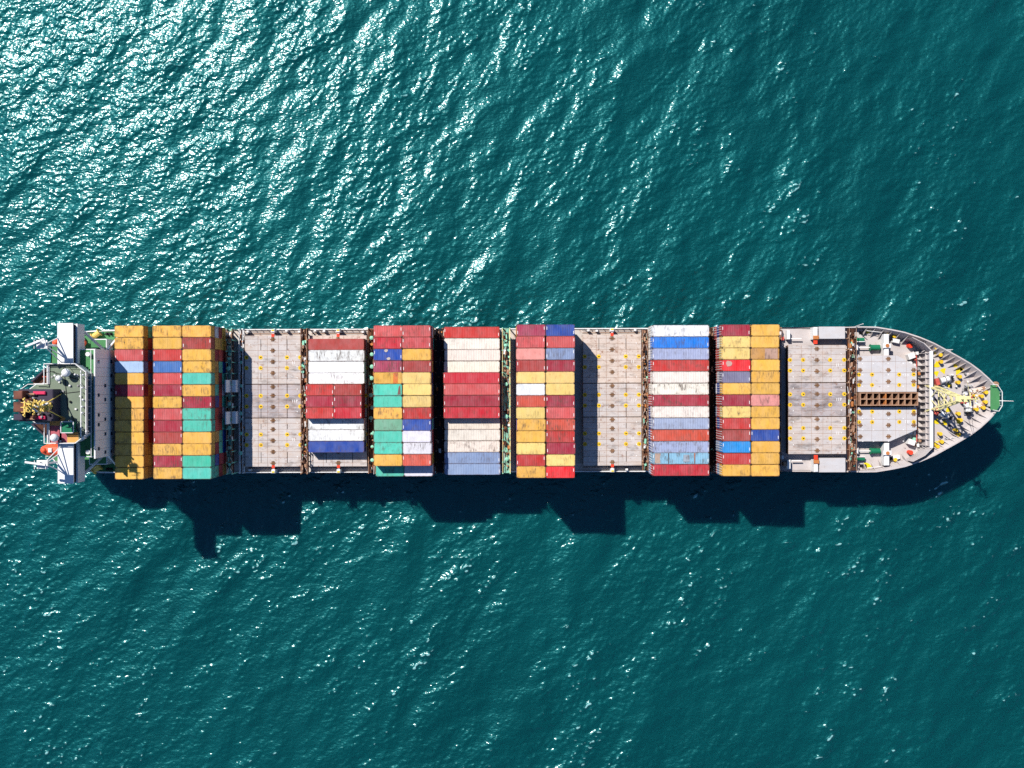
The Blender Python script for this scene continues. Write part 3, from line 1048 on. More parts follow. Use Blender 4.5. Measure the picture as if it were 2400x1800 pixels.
def lashing_bridge(x0, x1, zt, hw, main, rail, postm, label, clutter, vents=0, braces=True, seed=1):
    rr = random.Random(seed)
    xc = (x0 + x1) / 2
    mb = MB().box(x0 + 0.25, x1 - 0.25, -hw, hw, zt - 0.14, zt)
    lb = mb.build('lashing_bridge', main, ship)
    lb['label'] = label
    for x in (x0 + 0.12, x1 - 0.12):
        inst('girder', MB().box(-0.10, 0.10, -hw, hw, zt - 0.35, zt + 0.06).mesh('girder', 'rust_and_shade' if rail == 'rust_light' else rail), lb, (x, 0, 0))
        inst('hand_rail', MB().beam((0, -hw, zt + 1.0), (0, hw, zt + 1.0), 0.09).mesh('hand_rail', rail), lb, (x, 0, 0))
        for k in range(14):
            y = (k - 6.5) * 2.46
            if abs(y) > hw:
                continue
            inst('post', postm, lb, (x, y, Z_DECK), 0, (1, 1, zt + 1.05 - Z_DECK))
            if braces and k < 13:
                inst('brace', MB().beam((0, 0, 0.1), (.35 if x < xc else -.35, 1.2, 0.95), 0.10).mesh('brace', 'rope' if rail == 'rust_light' else rail), lb, (x, y, zt))
    for k in range(int(clutter * 1.7)):
        y = rr.uniform(-hw + .4, hw - .4)
        c = rr.choice(['rust', 'rust_light', 'rust_and_shade', 'rust_light', 'dark', 'rust', 'rust_light', 'rust_and_shade', 'rail_white', 'mint', 'orange_rust'])
        kind = rr.random()
        x = xc + rr.uniform(-.45, .45) * (x1 - x0) * .8
        if kind < .45:
            a, b, c_ = rr.uniform(.08, .28), rr.uniform(.12, .6), rr.uniform(.2, .9)
            inst('lashing_box', MB().bevel_box(-a, a, -b, b, 0, c_, .04).mesh('lashing_box', c), lb, (x, y, zt + .003), rr.uniform(-.1, .1))
        elif kind < .8:
            ln = rr.uniform(.7, 2.2)
            inst('lashing_rod', MB().cyl((0, -ln / 2, .1), (rr.uniform(-.4, .4), ln / 2, rr.uniform(.1, .9)), 0.06, 6).mesh('lashing_rod', c), lb, (x, y, zt))
        else:
            inst('turnbuckle_drum', MB().cyl((0, 0, 0), (0, 0, .5), rr.uniform(.18, .34), 9).mesh('turnbuckle_drum', c), lb, (x, y, zt))
    for k in range(vents):
        y = hw - 1.2 - (2 * hw - 2.4) * (k + .5 + rr.uniform(-.25, .25)) / vents
        s = rr.uniform(.6, .85)
        inst('mushroom_vent', mush_me, lb, (xc + rr.uniform(-.15, .15), y, zt - .01), 0, (s, s, s))
    return lb


# between the aft stacks and the first open bay (deep in shadow)
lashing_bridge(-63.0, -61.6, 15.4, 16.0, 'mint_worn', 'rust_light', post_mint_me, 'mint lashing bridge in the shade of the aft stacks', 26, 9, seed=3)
lb0 = lashing_bridge(-60.7, -59.7, 13.6, 16.0, 'rust_and_shade', 'rail_white', post_white_me, 'low railed walkway in shadow before the first open bay', 22, 6, False, seed=4)
lashing_bridge(-46.75, -45.15, 14.9, 16.0, 'rust_and_shade', 'rust_light', post_me, 'rusty lashing bridge left of the white long boxes', 70, 0, seed=5)
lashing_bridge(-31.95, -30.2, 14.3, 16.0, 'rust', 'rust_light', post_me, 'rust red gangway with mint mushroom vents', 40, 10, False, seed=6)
lashing_bridge(-16.9, -15.2, 15.0, 16.0, 'dark', 'rust_and_shade', post_me, 'dark lashing bridge left of the cream long boxes', 14, 0, seed=7)
lashing_bridge(-2.2, -0.35, 15.6, 16.0, 'mint_worn', 'foremast', post_mint_me, 'mint green lashing gangway amidships', 60, 4, False, seed=8)
lashing_bridge(28.75, 30.15, 14.6, 15.6, 'rust_and_shade', 'rust_light', post_me, 'rusty lashing bridge right of the middle open bay', 66, 0, seed=9)
lashing_bridge(42.9, 44.6, 14.6, 16.0, 'rust_and_shade', 'rust_and_shade', post_me, 'dark lashing bridge in the gap before the forward stacks', 16, 0, seed=10)
lashing_bridge(58.2, 59.9, 13.6, 16.0, 'rust_and_shade', 'rust_light', post_me, 'shaded lashing bridge after the forward stacks', 36, 3, seed=12)
lashing_bridge(74.25, 76.0, 15.2, 15.7, 'rust_and_shade', 'rust_light', post_me, 'rusty lashing bridge between the two bow hatches', 80, 0, seed=13)
lashing_bridge(-77.6, -76.2, 14.4, 16.0, 'dark', 'rust_and_shade', post_me, 'dark gap walkway between the aft columns', 6, 0, False, seed=14)

# twin white ventilator houses in the first gap
for py, sc in ((903, 1.0), (977, 1.0)):
    x, y = W(539, py, 16.2)
    vh = MB().bevel_box(-1.3, 1.3, -1.35, 1.35, 0, 4.0, .12).build('ventilator_house', 'white', ship, (x, y, Z_DECK))
    inst('vent_ridge', MB().box(-0.13, 0.13, -1.35, 1.35, 0, 3.3).mesh('vent_ridge', 'white'), vh, (-0.05, 0, 3.95))

# ------------------------------------------------------------------ side passages: stoppers, stanchions, rails
def stopper(x, sgn, y):
    mb = MB().bevel_box(-.42, .42, -.4, .4, 0, 2.3, .08)
    o = mb.build('container_pedestal', 'rail_white', ship, (x, sgn * y, Z_DECK))
    inst('red_cap', MB().bevel_box(-.34, .34, -.36, .36, 0, .25, .05).mesh('red_cap', 'red'), o, (0, -sgn * 1.05, 2.0))
    inst('yellow_cap', MB().box(-.28, .28, -.16, .16, 0, .06).mesh('yellow_cap', 'yellow'), o, (0, sgn * .1, 2.302))
    inst('bracket', MB().box(-.22, .22, -.55, .55, 0, .25).mesh('bracket', 'rail_white'), o, (0, -sgn * .75, 1.72))


stan_me = MB().bevel_box(-.26, .26, -.22, .22, 0, 1.5, .05).mesh('stanchion', 'rail_white')
bit_me = MB().cyl((-.4, 0, 0), (-.4, 0, .8), .22, 10).cyl((.4, 0, 0), (.4, 0, .8), .22, 10).box(-.75, .75, -.32, .32, 0, .1).mesh('bollard', 'dark')
for (xa, xb) in ((-59.4, -46.9), (-45.0, -32.3), (15.8, 28.8)):
    xm = (xa + xb) / 2
    for sgn in (1, -1):
        stopper(xm, sgn, 15.65)
        rl = inst('side_rail', MB().beam((xa - .3, 0, 1.05), (xb + .3, 0, 1.05), .08).mesh('side_rail', 'rail_white'), ship, (0, sgn * 16.0, Z_DECK))
        inst('middle_rail', MB().beam((xa - .3, 0, .55), (xb + .3, 0, .55), .06).mesh('middle_rail', 'rail_white'), rl)
        n = 9
        for k in range(n):
            inst('rail_post', MB().box(-.05, .05, -.05, .05, 0, 1.08).mesh('rail_post', 'rail_white'), rl, (xa + (xb - xa) * (k + .3) / n, 0, 0))
        for dx in (-5.6, -2.9, 3.2, 5.5):
            if rnd.random() < (.85 if sgn > 0 else .3):
                inst('stanchion', stan_me, ship, (xm + dx + rnd.uniform(-.4, .4), sgn * (15.55 + rnd.uniform(-.2, .2)), Z_DECK), 0, (1, 1, rnd.uniform(.6, 1.25)))
        inst('gutter_pipe', MB().cyl((xa, 0, .12), (xb, 0, .12), .07, 6).mesh('gutter_pipe', 'rust_light'), ship, (0, sgn * 15.1, Z_DECK))
# pedestals that carry the outer boxes beside the hatches
for x in (-83.0, -78.5, -75.2, -70.4, -69.0, -64.2, -29, -24, -22.8, -17.8, -14.3, -3.2, 1.4, 6.5, 7.7, 12.8, 30.8, 42, 45.5, 50.5, 51.8, 56.8):
    for sgn in (1, -1):
        inst('container_pedestal', MB().bevel_box(-.35, .35, -1.0, 1.0, 0, Z_HATCH - Z_DECK, .05).mesh('container_pedestal', 'rail_white'), ship, (x, sgn * 15.1, Z_DECK))

# ------------------------------------------------------------------ forward open bay: side platforms and arms
for sgn in (1, -1):
    MB().bevel_box(68.1, 73.9, 13.45 if sgn > 0 else -16.15, 16.15 if sgn > 0 else -13.0, Z_DECK, 14.9, .06).build('side_platform', 'hatch_cool', ship)
    x, _ = W(1912, 0, 15)
    arm = MB().bevel_box(-.45, .45, -1.35, 1.35, 0, 2.6, .1).build('container_pedestal', 'rail_white', ship, (x, sgn * 14.7, Z_DECK + .5))
    inst('orange_foot', MB().bevel_box(-.6, .6, -.42, .42, 0, .25, .04).mesh('orange_foot', 'orange_rust'), arm, (0, -sgn * .95, 2.6))
    inst('red_cap', MB().bevel_box(-.42, .42, -.5, .5, 0, .3, .04).mesh('red_cap', 'red'), arm, (0, -sgn * 1.9, 2.2))
    pipe = MB().beam((62.3, sgn * 13.6, 13.6), (64.6, sgn * 13.6, 13.6), .22).build('deck_pipe', 'rail_white', ship)
    tank = MB().bevel_box(-.35, .35, -1.0, 1.0, 0, 1.6, .05).build('locker', 'rail_white', ship, (61.6, sgn * 14.4, Z_DECK + .5))
    for k in range(6):
        c = rnd.choice(['red', 'mint', 'rust_light', 'rail_white', 'pink'])
        inst('deck_gear', MB().bevel_box(-.3, .3, -.4, .4, 0, rnd.uniform(.6, 1.6), .05).mesh('deck_gear', c), ship, (rnd.uniform(58.4, 60.8), sgn * rnd.uniform(12.8, 15.6), Z_DECK + .5))

# ------------------------------------------------------------------ the bow hatch with its open cell box
def poly_hatch(poly, z, label):
    cx = sum(p[0] for p in poly) / len(poly)
    cy = sum(p[1] for p in poly) / len(poly)
    o = MB().prism([(x - cx, y - cy) for x, y in poly], 0, 1.0).build('hatch_cover', 'rust_light', None, (cx, cy, z - 1.04))
    tag(o, label, 'hatch cover', 'hatch covers over the holds')
    # plates clipped to the outline
    return o, cx, cy


def clip(poly, x0, x1, y0, y1):
    def half_plane(pts, f):
        out = []
        for i in range(len(pts)):
            a, b = pts[i], pts[(i + 1) % len(pts)]
            fa, fb = f(a), f(b)
            if fa >= 0:
                out.append(a)
            if fa * fb < 0:
                t = fa / (fa - fb)
                out.append((a[0] + (b[0] - a[0]) * t, a[1] + (b[1] - a[1]) * t))
        return out
    for f in (lambda p: p[0] - x0, lambda p: x1 - p[0], lambda p: p[1] - y0, lambda p: y1 - p[1]):
        poly = half_plane(poly, f)
        if len(poly) < 3:
            return None
    return poly


ZJ = 15.2
JX0, JX1 = 76.3, 89.6
for sgn, lab in ((1, 'clean pale hatch cover on the bow, far side of the rusty cell box'), (-1, 'clean pale hatch cover on the bow, near side of the rusty cell box')):
    if sgn > 0:
        poly = [(JX0, 1.65), (JX1, 1.65), (JX1, 7.2), (85.2, 9.75), (JX0, 9.75)]
    else:
        poly = [(JX0, -9.3), (83.6, -9.3), (JX1, -6.7), (JX1, -1.75), (JX0, -1.75)]
    o, cx, cy = poly_hatch(poly, ZJ, lab)
    xs = [JX0, 79.6, 82.1, 84.9, 87.3, JX1]
    ys = [1.65, 3.4, 5.9, 8.4, 9.75] if sgn > 0 else [-9.3, -6.9, -4.4, -1.75]
    for a in range(len(xs) - 1):
        for b in range(len(ys) - 1):
            p = clip(poly, xs[a] + .025, xs[a + 1] - .025, ys[b] + .025, ys[b + 1] - .025)
            if p:
                inst('deck_plate', MB().prism([(x - cx, y - cy) for x, y in p], 0.98, 1.04 + rnd.uniform(-.006, .006)).mesh('deck_plate', 'hatch_cool'), o)
    rows = (9.0, 6.5, 3.95) if sgn > 0 else (-3.2, -5.7, -8.2)
    for x in (77.0, 83.3):
        for y in rows:
            inst('twistlock_base', twist_me, o, (x - cx, y - cy, 1.045))
    for y in rows[:2] if sgn < 0 else rows[1:]:
        inst('twistlock_base', twist_me, o, (88.9 - cx, y - cy, 1.045))
    for x in (76.8, 79.7, 85.7, 88.9):
        for y in ((5.5, 3.2) if sgn > 0 else (-2.7, -5.0)):
            inst('lashing_pad', eye_me, o, (x - cx, y - cy, 1.05), rnd.uniform(-.4, .4))
    for k in range(3):
        inst('number_stroke', num_me, o, (87.1 + .38 * k - cx, (5.4 if sgn > 0 else -4.9) - cy, 1.05))
    for y in rows:
        for x in (77.6, 80.0, 83.3, 86.6):
            inst('white_spot_mark', dot_me, o, (x - cx, y - 1.05 - cy, 1.05))
    MB().prism([(x, y) for x, y in (clip(poly, JX0 + .2, JX1 - .2, poly[0][1] * 0 - 20, 20) or poly)], Z_DECK, ZJ - 1.06).build('hatch_coaming', 'deck_dark', ship)

cell = MB().box(76.6, 89.2, -1.25, 1.45, Z_DECK, 14.9).build('cell_box', 'rust_and_shade', ship)
cell['label'] = 'open rusty cell box between the two bow hatch covers'
gx = [76.6 + (89.2 - 76.6) * k / 9 for k in range(10)]
for k, x in enumerate(gx):
    inst('cell_bar', MB().box(-.12, .12, -1.25, 1.45, 14.85, 16.6).mesh('cell_bar', 'orange_rust' if k == 4 else 'rust_light'), cell, (x, 0, 0))
for y in (-1.25, .1, 1.45):
    inst('cell_rail', MB().box(76.5, 89.3, -.11, .11, 14.86, 16.66).mesh('cell_rail', 'rust_light'), cell, (0, y, 0))
for a in range(9):
    for b in range(2):
        w = (gx[1] - gx[0]) - .24
        for c in range(3):
            ln = rnd.uniform(.5, w)
            inst('twistlock_bin_load', MB().bevel_box(-ln / 2, ln / 2, -.14, .14, 0, rnd.uniform(.12, .4), .03).mesh('twistlock_bin_load', rnd.choice(['rust', 'rust_and_shade', 'rust_and_shade', 'rust_and_shade'])), cell,
                 (gx[a] + .12 + w / 2 + rnd.uniform(-.1, .1), (-.6 if b == 0 else .78) + (c - 1) * .36, 14.9), rnd.uniform(-.3, .3))

# ------------------------------------------------------------------ well deck by the bow hatch: cranes' rests, winches, bollards
ZW = Z_DECK + 0.5
for sgn in (1, -1):
    # white crosshead with a drum and a green motor
    x, y = W(2077, 815 if sgn > 0 else 1061, 14.5)
    y = 12.1 * sgn
    mb = MB()
    mb.bevel_box(-.55, .55, -2.6, 2.4, 0, 2.4, .15)
    rest = mb.build('hatch_pedestal', 'rail_white', ship, (x, y, ZW))
    inst('drum', MB().cyl((0, 0, 0), (0, 0, .45), .42, 12).mesh('drum', 'orange_rust'), rest, (0, -.2 * sgn, 2.4))
    inst('cross_arm', MB().bevel_box(-.9, .9, -.5, .5, 0, .4, .08).mesh('cross_arm', 'rail_white'), rest, (0, -.25 * sgn, 2.35))
    w = MB().cyl((-1.0, 0, .95), (1.0, 0, .95), .62, 12).cyl((-1.15, 0, .95), (-1.0, 0, .95), .75, 12).box(-1.0, 1.0, -.5, .5, 0, .5).build('mooring_winch', 'green', ship, (x - 2.05, y - .55 * sgn, ZW))
    inst('winch_shaft', MB().cyl((-4.0, 0, .95), (-1.0, 0, .95), .14, 8).mesh('winch_shaft', 'rail_white'), w)
    inst('winch_gearbox', MB().bevel_box(-.5, .5, -.6, .6, 0, 1.5, .08).mesh('winch_gearbox', 'rail_white'), w, (-4.4, 0, 0))
    w2 = MB().cyl((-.9, 0, .7), (.9, 0, .7), .45, 10).box(-1, 1, -.4, .4, 0, .3).build('rope_drum', 'green', ship, (77.8, sgn * 13.3, ZW))
    inst('drum_guard', MB().box(-.9, .9, -.5, -.35, 0, 1.3).mesh('drum_guard', 'rail_white'), w2, (0, .9 if sgn < 0 else 0.0, 0))
    inst('bollard', bit_me, ship, (84.8, sgn * 13.4, ZW), R(-18 * sgn))
    lk = MB().bevel_box(-.75, .75, -.45, .45, 0, 1.1, .06).build('white_locker', 'rail_white', ship, (85.8, sgn * 13.0, ZW), R(-12 * sgn))
    inst('bollard', bit_me, ship, (78.6, sgn * 14.9, ZW), 0)
    c1 = MB().bevel_box(-.75, .75, -.6, .6, 0, 1.7, .08).build('white_locker', 'rail_white', ship, (89.0, sgn * 9.6, ZW), R(20 * sgn))
    c2 = MB().cyl((0, 0, 0), (0, 0, 1.9), .42, 10).build('vent_post', 'rail_white', ship, (88.6, sgn * 7.7 + .3, ZW))
    c3 = MB().cyl((0, 0, 0), (0, 0, 1.3), .5, 10).build('red_hydrant', 'red', ship, (88.9, sgn * 11.9, ZW))
    for k in range(5):
        inst('deck_gear', MB().bevel_box(-.25, .25, -.35, .35, 0, rnd.uniform(.5, 1.4), .05).mesh('deck_gear', rnd.choice(['rail_white', 'orange_rust', 'grey', 'rust_light'])), ship, (rnd.uniform(90.0, 91.2), sgn * rnd.uniform(2, 10.5), ZW), rnd.uniform(-.5, .5))
    ch = MB().beam((79.0, sgn * 15.3, 13.9), (82.5, sgn * 14.9, 13.9), .12).build('deck_pipe', 'rail_white', ship)

# ------------------------------------------------------------------ breakwater
bwall = MB()
bpts = [(87.6, 13.6), (90.2, 12.3), (91.9, 10.6), (91.9, -10.6), (90.2, -12.3), (87.6, -13.6)]
vs = []
for (x, y) in bpts:
    vs += [(x, y, Z_DECK + .4), (x, y, 17.4), (x + .28, y, 17.4), (x + .28, y, Z_DECK + .4)]
fs = []
for i in range(len(bpts) - 1):
    o, p = i * 4, i * 4 + 4
    for a, b in ((0, 1), (1, 2), (2, 3), (3, 0)):
        fs.append((o + b, o + a, p + a, p + b))
fs += [(0, 1, 2, 3), (len(vs) - 1, len(vs) - 2, len(vs) - 3, len(vs) - 4)]
brk = bwall.add(vs, fs).build('breakwater', 'deck_grey', ship)
brk['label'] = 'white breakwater wall across the foredeck'
inst('top_flange', MB().box(91.45, 92.2, -10.6, 10.6, 17.38, 17.46).mesh('top_flange', 'rail_white'), brk)
k = -10.2
while k < 10.3:
    vs = []
    for s in (.06, -.06):
        vs += [(91.9, k + s, ZW), (90.9, k + s, ZW), (90.9, k + s, ZW + .6), (91.9, k + s, 17.0)]
    inst('breakwater_stay', MB().add(vs, [(0, 1, 2, 3), (7, 6, 5, 4), (0, 4, 5, 1), (1, 5, 6, 2), (2, 6, 7, 3), (3, 7, 4, 0)]).mesh('breakwater_stay', 'deck_grey'), brk)
    k += 1.36
inst('stringer', MB().box(91.5, 91.9, -10.5, 10.5, 15.1, 15.2).mesh('stringer', 'deck_grey'), brk)
for i in range(13):
    y = -9 + 18 * i / 12 + rnd.uniform(-.3, .3)
    inst('pipe_segment', MB().bevel_box(-.26, .26, -.55, .55, 0, rnd.uniform(.5, 1.2), .06).mesh('pipe_segment', rnd.choice(['pink', 'mint', 'rail_white', 'pink', 'mint', 'rust_light'])), brk, (90.05 + rnd.uniform(-.2, .1), y, ZW))
inst('service_pipe', MB().cyl((90.35, -9.5, ZW + .9), (90.35, 9.5, ZW + .9), .12, 8).mesh('service_pipe', 'pink'), brk)

# ------------------------------------------------------------------ forecastle: paint wedges, bollards, winches, chains, foremast
def sector(cx, cy, r, a0, spread):
    pts = [(cx - math.cos(a0) * r * .5, cy - math.sin(a0) * r * .5)]
    for k in range(7):
        a = a0 - spread / 2 + spread * k / 6
        pts.append((pts[0][0] + r * math.cos(a), pts[0][1] + r * math.sin(a)))
    return pts


def C9(x, y, z=Z_FORE):
    return W(2060 + x / 4.047, 740 + y / 4.047, z)


for (x, y, r, a) in ((535, 360, 1.1, 80), (548, 470, 1.5, -90), (545, 565, 1.25, 100), (612, 540, 1.35, 110), (720, 468, 1.35, -50), (752, 540, 1.95, 60), (784, 505, 1.3, -60),
                     (660, 668, 1.2, -60), (545, 1010, 1.35, -110), (612, 1035, 1.35, 30), (757, 1020, 1.7, 80), (662, 910, 1.25, 160), (562, 1135, .95, 60), (540, 1228, 1.2, 100)):
    X, Y = C9(x, y)
    MB().prism(sector(0, 0, r, R(a), R(62)), 0, .05).build('yellow_deck_wedge', 'yellow', ship, (X, Y, Z_FORE + .002))
for (x, y) in ((940, 145), (935, 1440)):
    X, Y = W(1800 + x / 4.047, 740 + y / 4.047, ZW)
    MB().prism(sector(0, 0, 1.6, R(60 if y > 700 else -70), R(80)), 0, .05).build('yellow_deck_wedge', 'yellow', ship, (X, Y, ZW + .002))
bol_me = MB().cyl((0, 0, 0), (0, 0, 1.05), .34, 12).cyl((0, 0, 1.05), (0, 0, 1.2), .42, 12).mesh('bollard', 'yellow_pad')
for (x, y) in ((525, 318), (565, 385), (572, 450), (748, 590), (733, 645), (895, 772), (955, 775), (995, 740), (905, 900), (970, 885), (990, 830), (735, 940), (755, 1000), (710, 1095), (735, 1140), (562, 1130), (575, 1205), (535, 1250)):
    X, Y = C9(x, y)
    inst('bollard', bol_me, ship, (X, Y, Z_FORE))
for (x, y) in ((70, 190), (130, 205), (135, 1372)):
    X, Y = W(2060 + x / 4.047, 740 + y / 4.047, ZW)
    inst('bollard', bol_me, ship, (X, Y, ZW))


def winch(x, y, rz, s=1.0):
    mb = MB()
    mb.cyl((-1.0, 0, 1.0), (1.0, 0, 1.0), .62 * 1, 14)
    w = mb.build('mooring_winch', 'rail_white', ship, (x, y, Z_FORE), rz)
    for k in (-1.05, 1.05, .2):
        inst('drum_flange', MB().cyl((k - .06, 0, 1.0), (k + .06, 0, 1.0), .92, 14).mesh('drum_flange', 'grey'), w)
    inst('winch_bed', MB().bevel_box(-2.2, 1.8, -.6, .6, 0, .35, .05).mesh('winch_bed', 'grey'), w)
    inst('gear_case', MB().bevel_box(-2.1, -1.25, -.75, .75, .3, 1.6, .12).mesh('gear_case', 'pink'), w)
    inst('motor', MB().cyl((1.2, 0, .9), (2.0, 0, .9), .4, 10).mesh('motor', 'dark'), w)
    w.scale = (s, s, s)
    return w


X, Y = C9(600, 622)
winch(X, Y, R(15))
X, Y = C9(590, 950)
winch(X, Y, R(-25))
X, Y = C9(828, 872)
winch(X, Y, R(-88), 1.05)
X, Y = C9(800, 770)
winch(X, Y, R(82), .85)
for (a, b) in (((850, 748), (1085, 668)), ((862, 890), (1065, 838))):
    x0, y0 = C9(*a)
    x1, y1 = C9(*b)
    n = 11
    ch = MB().beam((x0, y0, Z_FORE + .06), (x1, y1, Z_FORE + .06), 1.0, .10).build('chain_trough', 'rope', ship)
    for i in range(n):
        f = (i + .5) / n
        r = math.atan2(y1 - y0, x1 - x0)
        mb = MB()
        hw_ = .34 if i % 2 == 0 else .14
        mb.bevel_box(-.33, .33, -hw_, hw_, 0, .30, .08)
        inst('chain_link', mb.mesh('chain_link', 'rope' if i % 3 else 'rust_light'), ch, (x0 + (x1 - x0) * f, y0 + (y1 - y0) * f, Z_FORE + .1), r)
    inst('hawse_pipe', MB().cyl((0, 0, 0), (0, 0, .7), .6, 12).mesh('hawse_pipe', 'rust_light'), ch, (x1 + .3, y1 + .1 * (1 if y1 > 0 else -1), Z_FORE))
# small deck frames
for (x, y, w_, h_) in ((650, 360, 1.6, 1.2), (840, 690, 1.7, .9), (650, 1195, 1.4, 1.1), (700, 1185, .9, .9), (590, 665, .8, .5), (620, 700, 1.0, .4)):
    X, Y = C9(x, y)
    fr = MB().bevel_box(-w_ / 2, w_ / 2, -h_ / 2, h_ / 2, 0, .12, .03).build('hatchway', 'grey', ship, (X, Y, Z_FORE))
    for s in (1, -1):
        inst('hatchway_rail', MB().beam((-w_ / 2, s * h_ / 2, .9), (w_ / 2, s * h_ / 2, .9), .08).mesh('hatchway_rail', 'rail_white'), fr)
        for q in (1, -1):
            inst('hatchway_post', MB().box(-.05, .05, -.05, .05, 0, .92).mesh('hatchway_post', 'rail_white'), fr, (q * (w_ / 2 - .06), s * (h_ / 2), 0))
for k in range(26):
    a = rnd.uniform(93, 103)
    X, Y = a, rnd.uniform(-1, 1) * (half(a) - 2.4)
    inst('deck_gear', MB().bevel_box(-.16, .16, -.2, .2, 0, rnd.uniform(.25, .8), .04).mesh('deck_gear', rnd.choice(['grey', 'rail_white', 'dark', 'rust_light'])), ship, (X, Y, Z_FORE), rnd.uniform(0, 3))

# foremast: lattice tower on the breakwater line
fm_x = 92.75
fmast = MB().bevel_box(fm_x - .75, fm_x + .75, -.55 + .3, .55 + .3, 28.2, 28.6, .06).build('foremast', 'foremast', ship)
fmast['label'] = 'pale yellow lattice foremast standing on the breakwater'
base = [(fm_x - 1.0, 3.1), (fm_x - 1.0, -2.7), (fm_x + 1.0, 3.1), (fm_x + 1.0, -2.7)]
topp = [(fm_x - .55, .75), (fm_x - .55, -.15), (fm_x + .55, .75), (fm_x + .55, -.15)]
zb, zt2 = Z_FORE, 28.3


def lp(i, f):
    return (base[i][0] + (topp[i][0] - base[i][0]) * f, base[i][1] + (topp[i][1] - base[i][1]) * f, zb + (zt2 - zb) * f)


for i in range(4):
    inst('mast_leg', MB().beam(lp(i, 0), lp(i, 1), .32).mesh('mast_leg', 'foremast'), fmast)
for f in (.16, .62, .86):
    for (i, j) in ((0, 1), (2, 3), (0, 2), (1, 3)):
        inst('mast_rung', MB().beam(lp(i, f), lp(j, f), .20).mesh('mast_rung', 'foremast'), fmast)
for f0, f1 in ((.16, .62), (.62, .86)):
    for (i, j) in ((0, 1), (2, 3)):
        m0 = tuple((a + b) / 2 for a, b in zip(lp(i, f0), lp(j, f0)))
        for q in (i, j):
            inst('mast_diagonal', MB().beam(m0, lp(q, f0 + (f1 - f0) * .55), .16).mesh('mast_diagonal', 'foremast'), fmast)
            inst('mast_diagonal', MB().beam(lp(q, f0 + (f1 - f0) * .55), tuple((a + b) / 2 for a, b in zip(lp(i, f1), lp(j, f1))), .13).mesh('mast_diagonal', 'foremast'), fmast)
inst('mast_pole', MB().cyl((fm_x, .3, 28.4), (fm_x, .3, 36.5), .24, 10, .12).mesh('mast_pole', 'foremast'), fmast)
for z, w_ in ((30.5, 1.4), (33.0, 1.9), (35.2, .9)):
    inst('cross_tree', MB().beam((fm_x, .3 - w_, z), (fm_x, .3 + w_, z), .17).mesh('cross_tree', 'foremast'), fmast)
    for s in (1, -1):
        inst('navigation_lamp', MB().cyl((0, 0, 0), (0, 0, .4), .19, 8).mesh('navigation_lamp', 'rail_white'), fmast, (fm_x, .3 + s * w_ * .85, z + .05))
for z in (29.3, 31.6):
    inst('lamp_platform', MB().bevel_box(fm_x - .6, fm_x + .6, -.3, .9, z, z + .12, .03).mesh('lamp_platform', 'foremast'), fmast)
for s in (1, -1):
    inst('stay_wire', MB().cyl((fm_x, .3, 33.0), (101.0, .3 + s * 3.5, Z_FORE + .2), .045, 5).mesh('stay_wire', 'foremast'), fmast)

# bow platform with rails and jackstaff
bp = MB().prism([(104.9, 3.2), (105.9, 3.2), (106.9, 1.6), (106.9, -1.4), (106.2, -2.6), (104.9, -2.3)], 17.1, 17.2).build('bow_platform', 'deck_green', ship)
bp['label'] = 'small green lookout platform at the bow tip'
ring = [(104.9, 3.2), (105.9, 3.2), (106.95, 1.6), (106.95, -1.4), (106.2, -2.6), (104.9, -2.3)]
for i in range(6):
    a, b = ring[i], ring[(i + 1) % 6]
    if i == 5:
        continue
    inst('platform_rail', MB().beam((*a, 18.2), (*b, 18.2), .12).mesh('platform_rail', 'rail_white'), bp)
    inst('rail_post', MB().box(-.05, .05, -.05, .05, 17.2, 18.25).mesh('rail_post', 'rail_white'), bp, (*a, 0))
inst('platform_leg', MB().box(105.2, 106.0, -1.6, 1.9, Z_FORE, 17.1).mesh('platform_leg', 'rail_white'), bp)
inst('jackstaff', MB().cyl((106.9, -.35, 17.2), (107.7, -.35, 21.3), .12, 8, .07).mesh('jackstaff', 'rail_white'), bp)
inst('signal_staff', MB().cyl((76.6, 16.2, 13.5), (76.9, 16.6, 17.5), .09, 6).mesh('signal_staff', 'rail_white'), ship)

# ------------------------------------------------------------------ the deckhouse
ZT = 30.4
house = MB().prism([(-85.35, -11.1), (-85.35, 11.1), (-91.2, 11.1), (-91.2, 8.0), (-94.0, 8.0), (-94.0, 4.0), (-97.6, 4.0), (-99.0, 3.0), (-99.0, -3.4), (-97.6, -4.2), (-94.0, -4.2), (-94.0, -8.0), (-91.2, -8.0), (-91.2, -11.1)][::-1], Z_DECK - .05, ZT).build('deckhouse', ['white'], ship)
house['label'] = 'white deckhouse with the bridge at the stern'
MB().prism([(-85.5, -10.9), (-85.5, 10.9), (-91.0, 10.9), (-91.0, 8.1), (-91.0, -8.1), (-91.0, -10.9)][::-1], ZT + .004, ZT + .05).build('house_top_deck', 'deck_green', house)
MB().prism([(-94.05, 3.9), (-97.5, 3.9), (-98.9, 2.9), (-98.9, -3.3), (-97.5, -4.1), (-94.05, -4.1)], ZT + .004, ZT + .05).build('house_aft_deck', 'roof_green', house)
low = MB().prism([(-91.2, 8.2), (-97.0, 8.2), (-101.2, 4.4), (-101.2, -4.6), (-97.0, -8.2), (-91.2, -8.2)], Z_DECK - .05, 24.6).build('lower_house', 'rust_and_shade', ship)  # dark colour stands in for the shade over the open lower decks
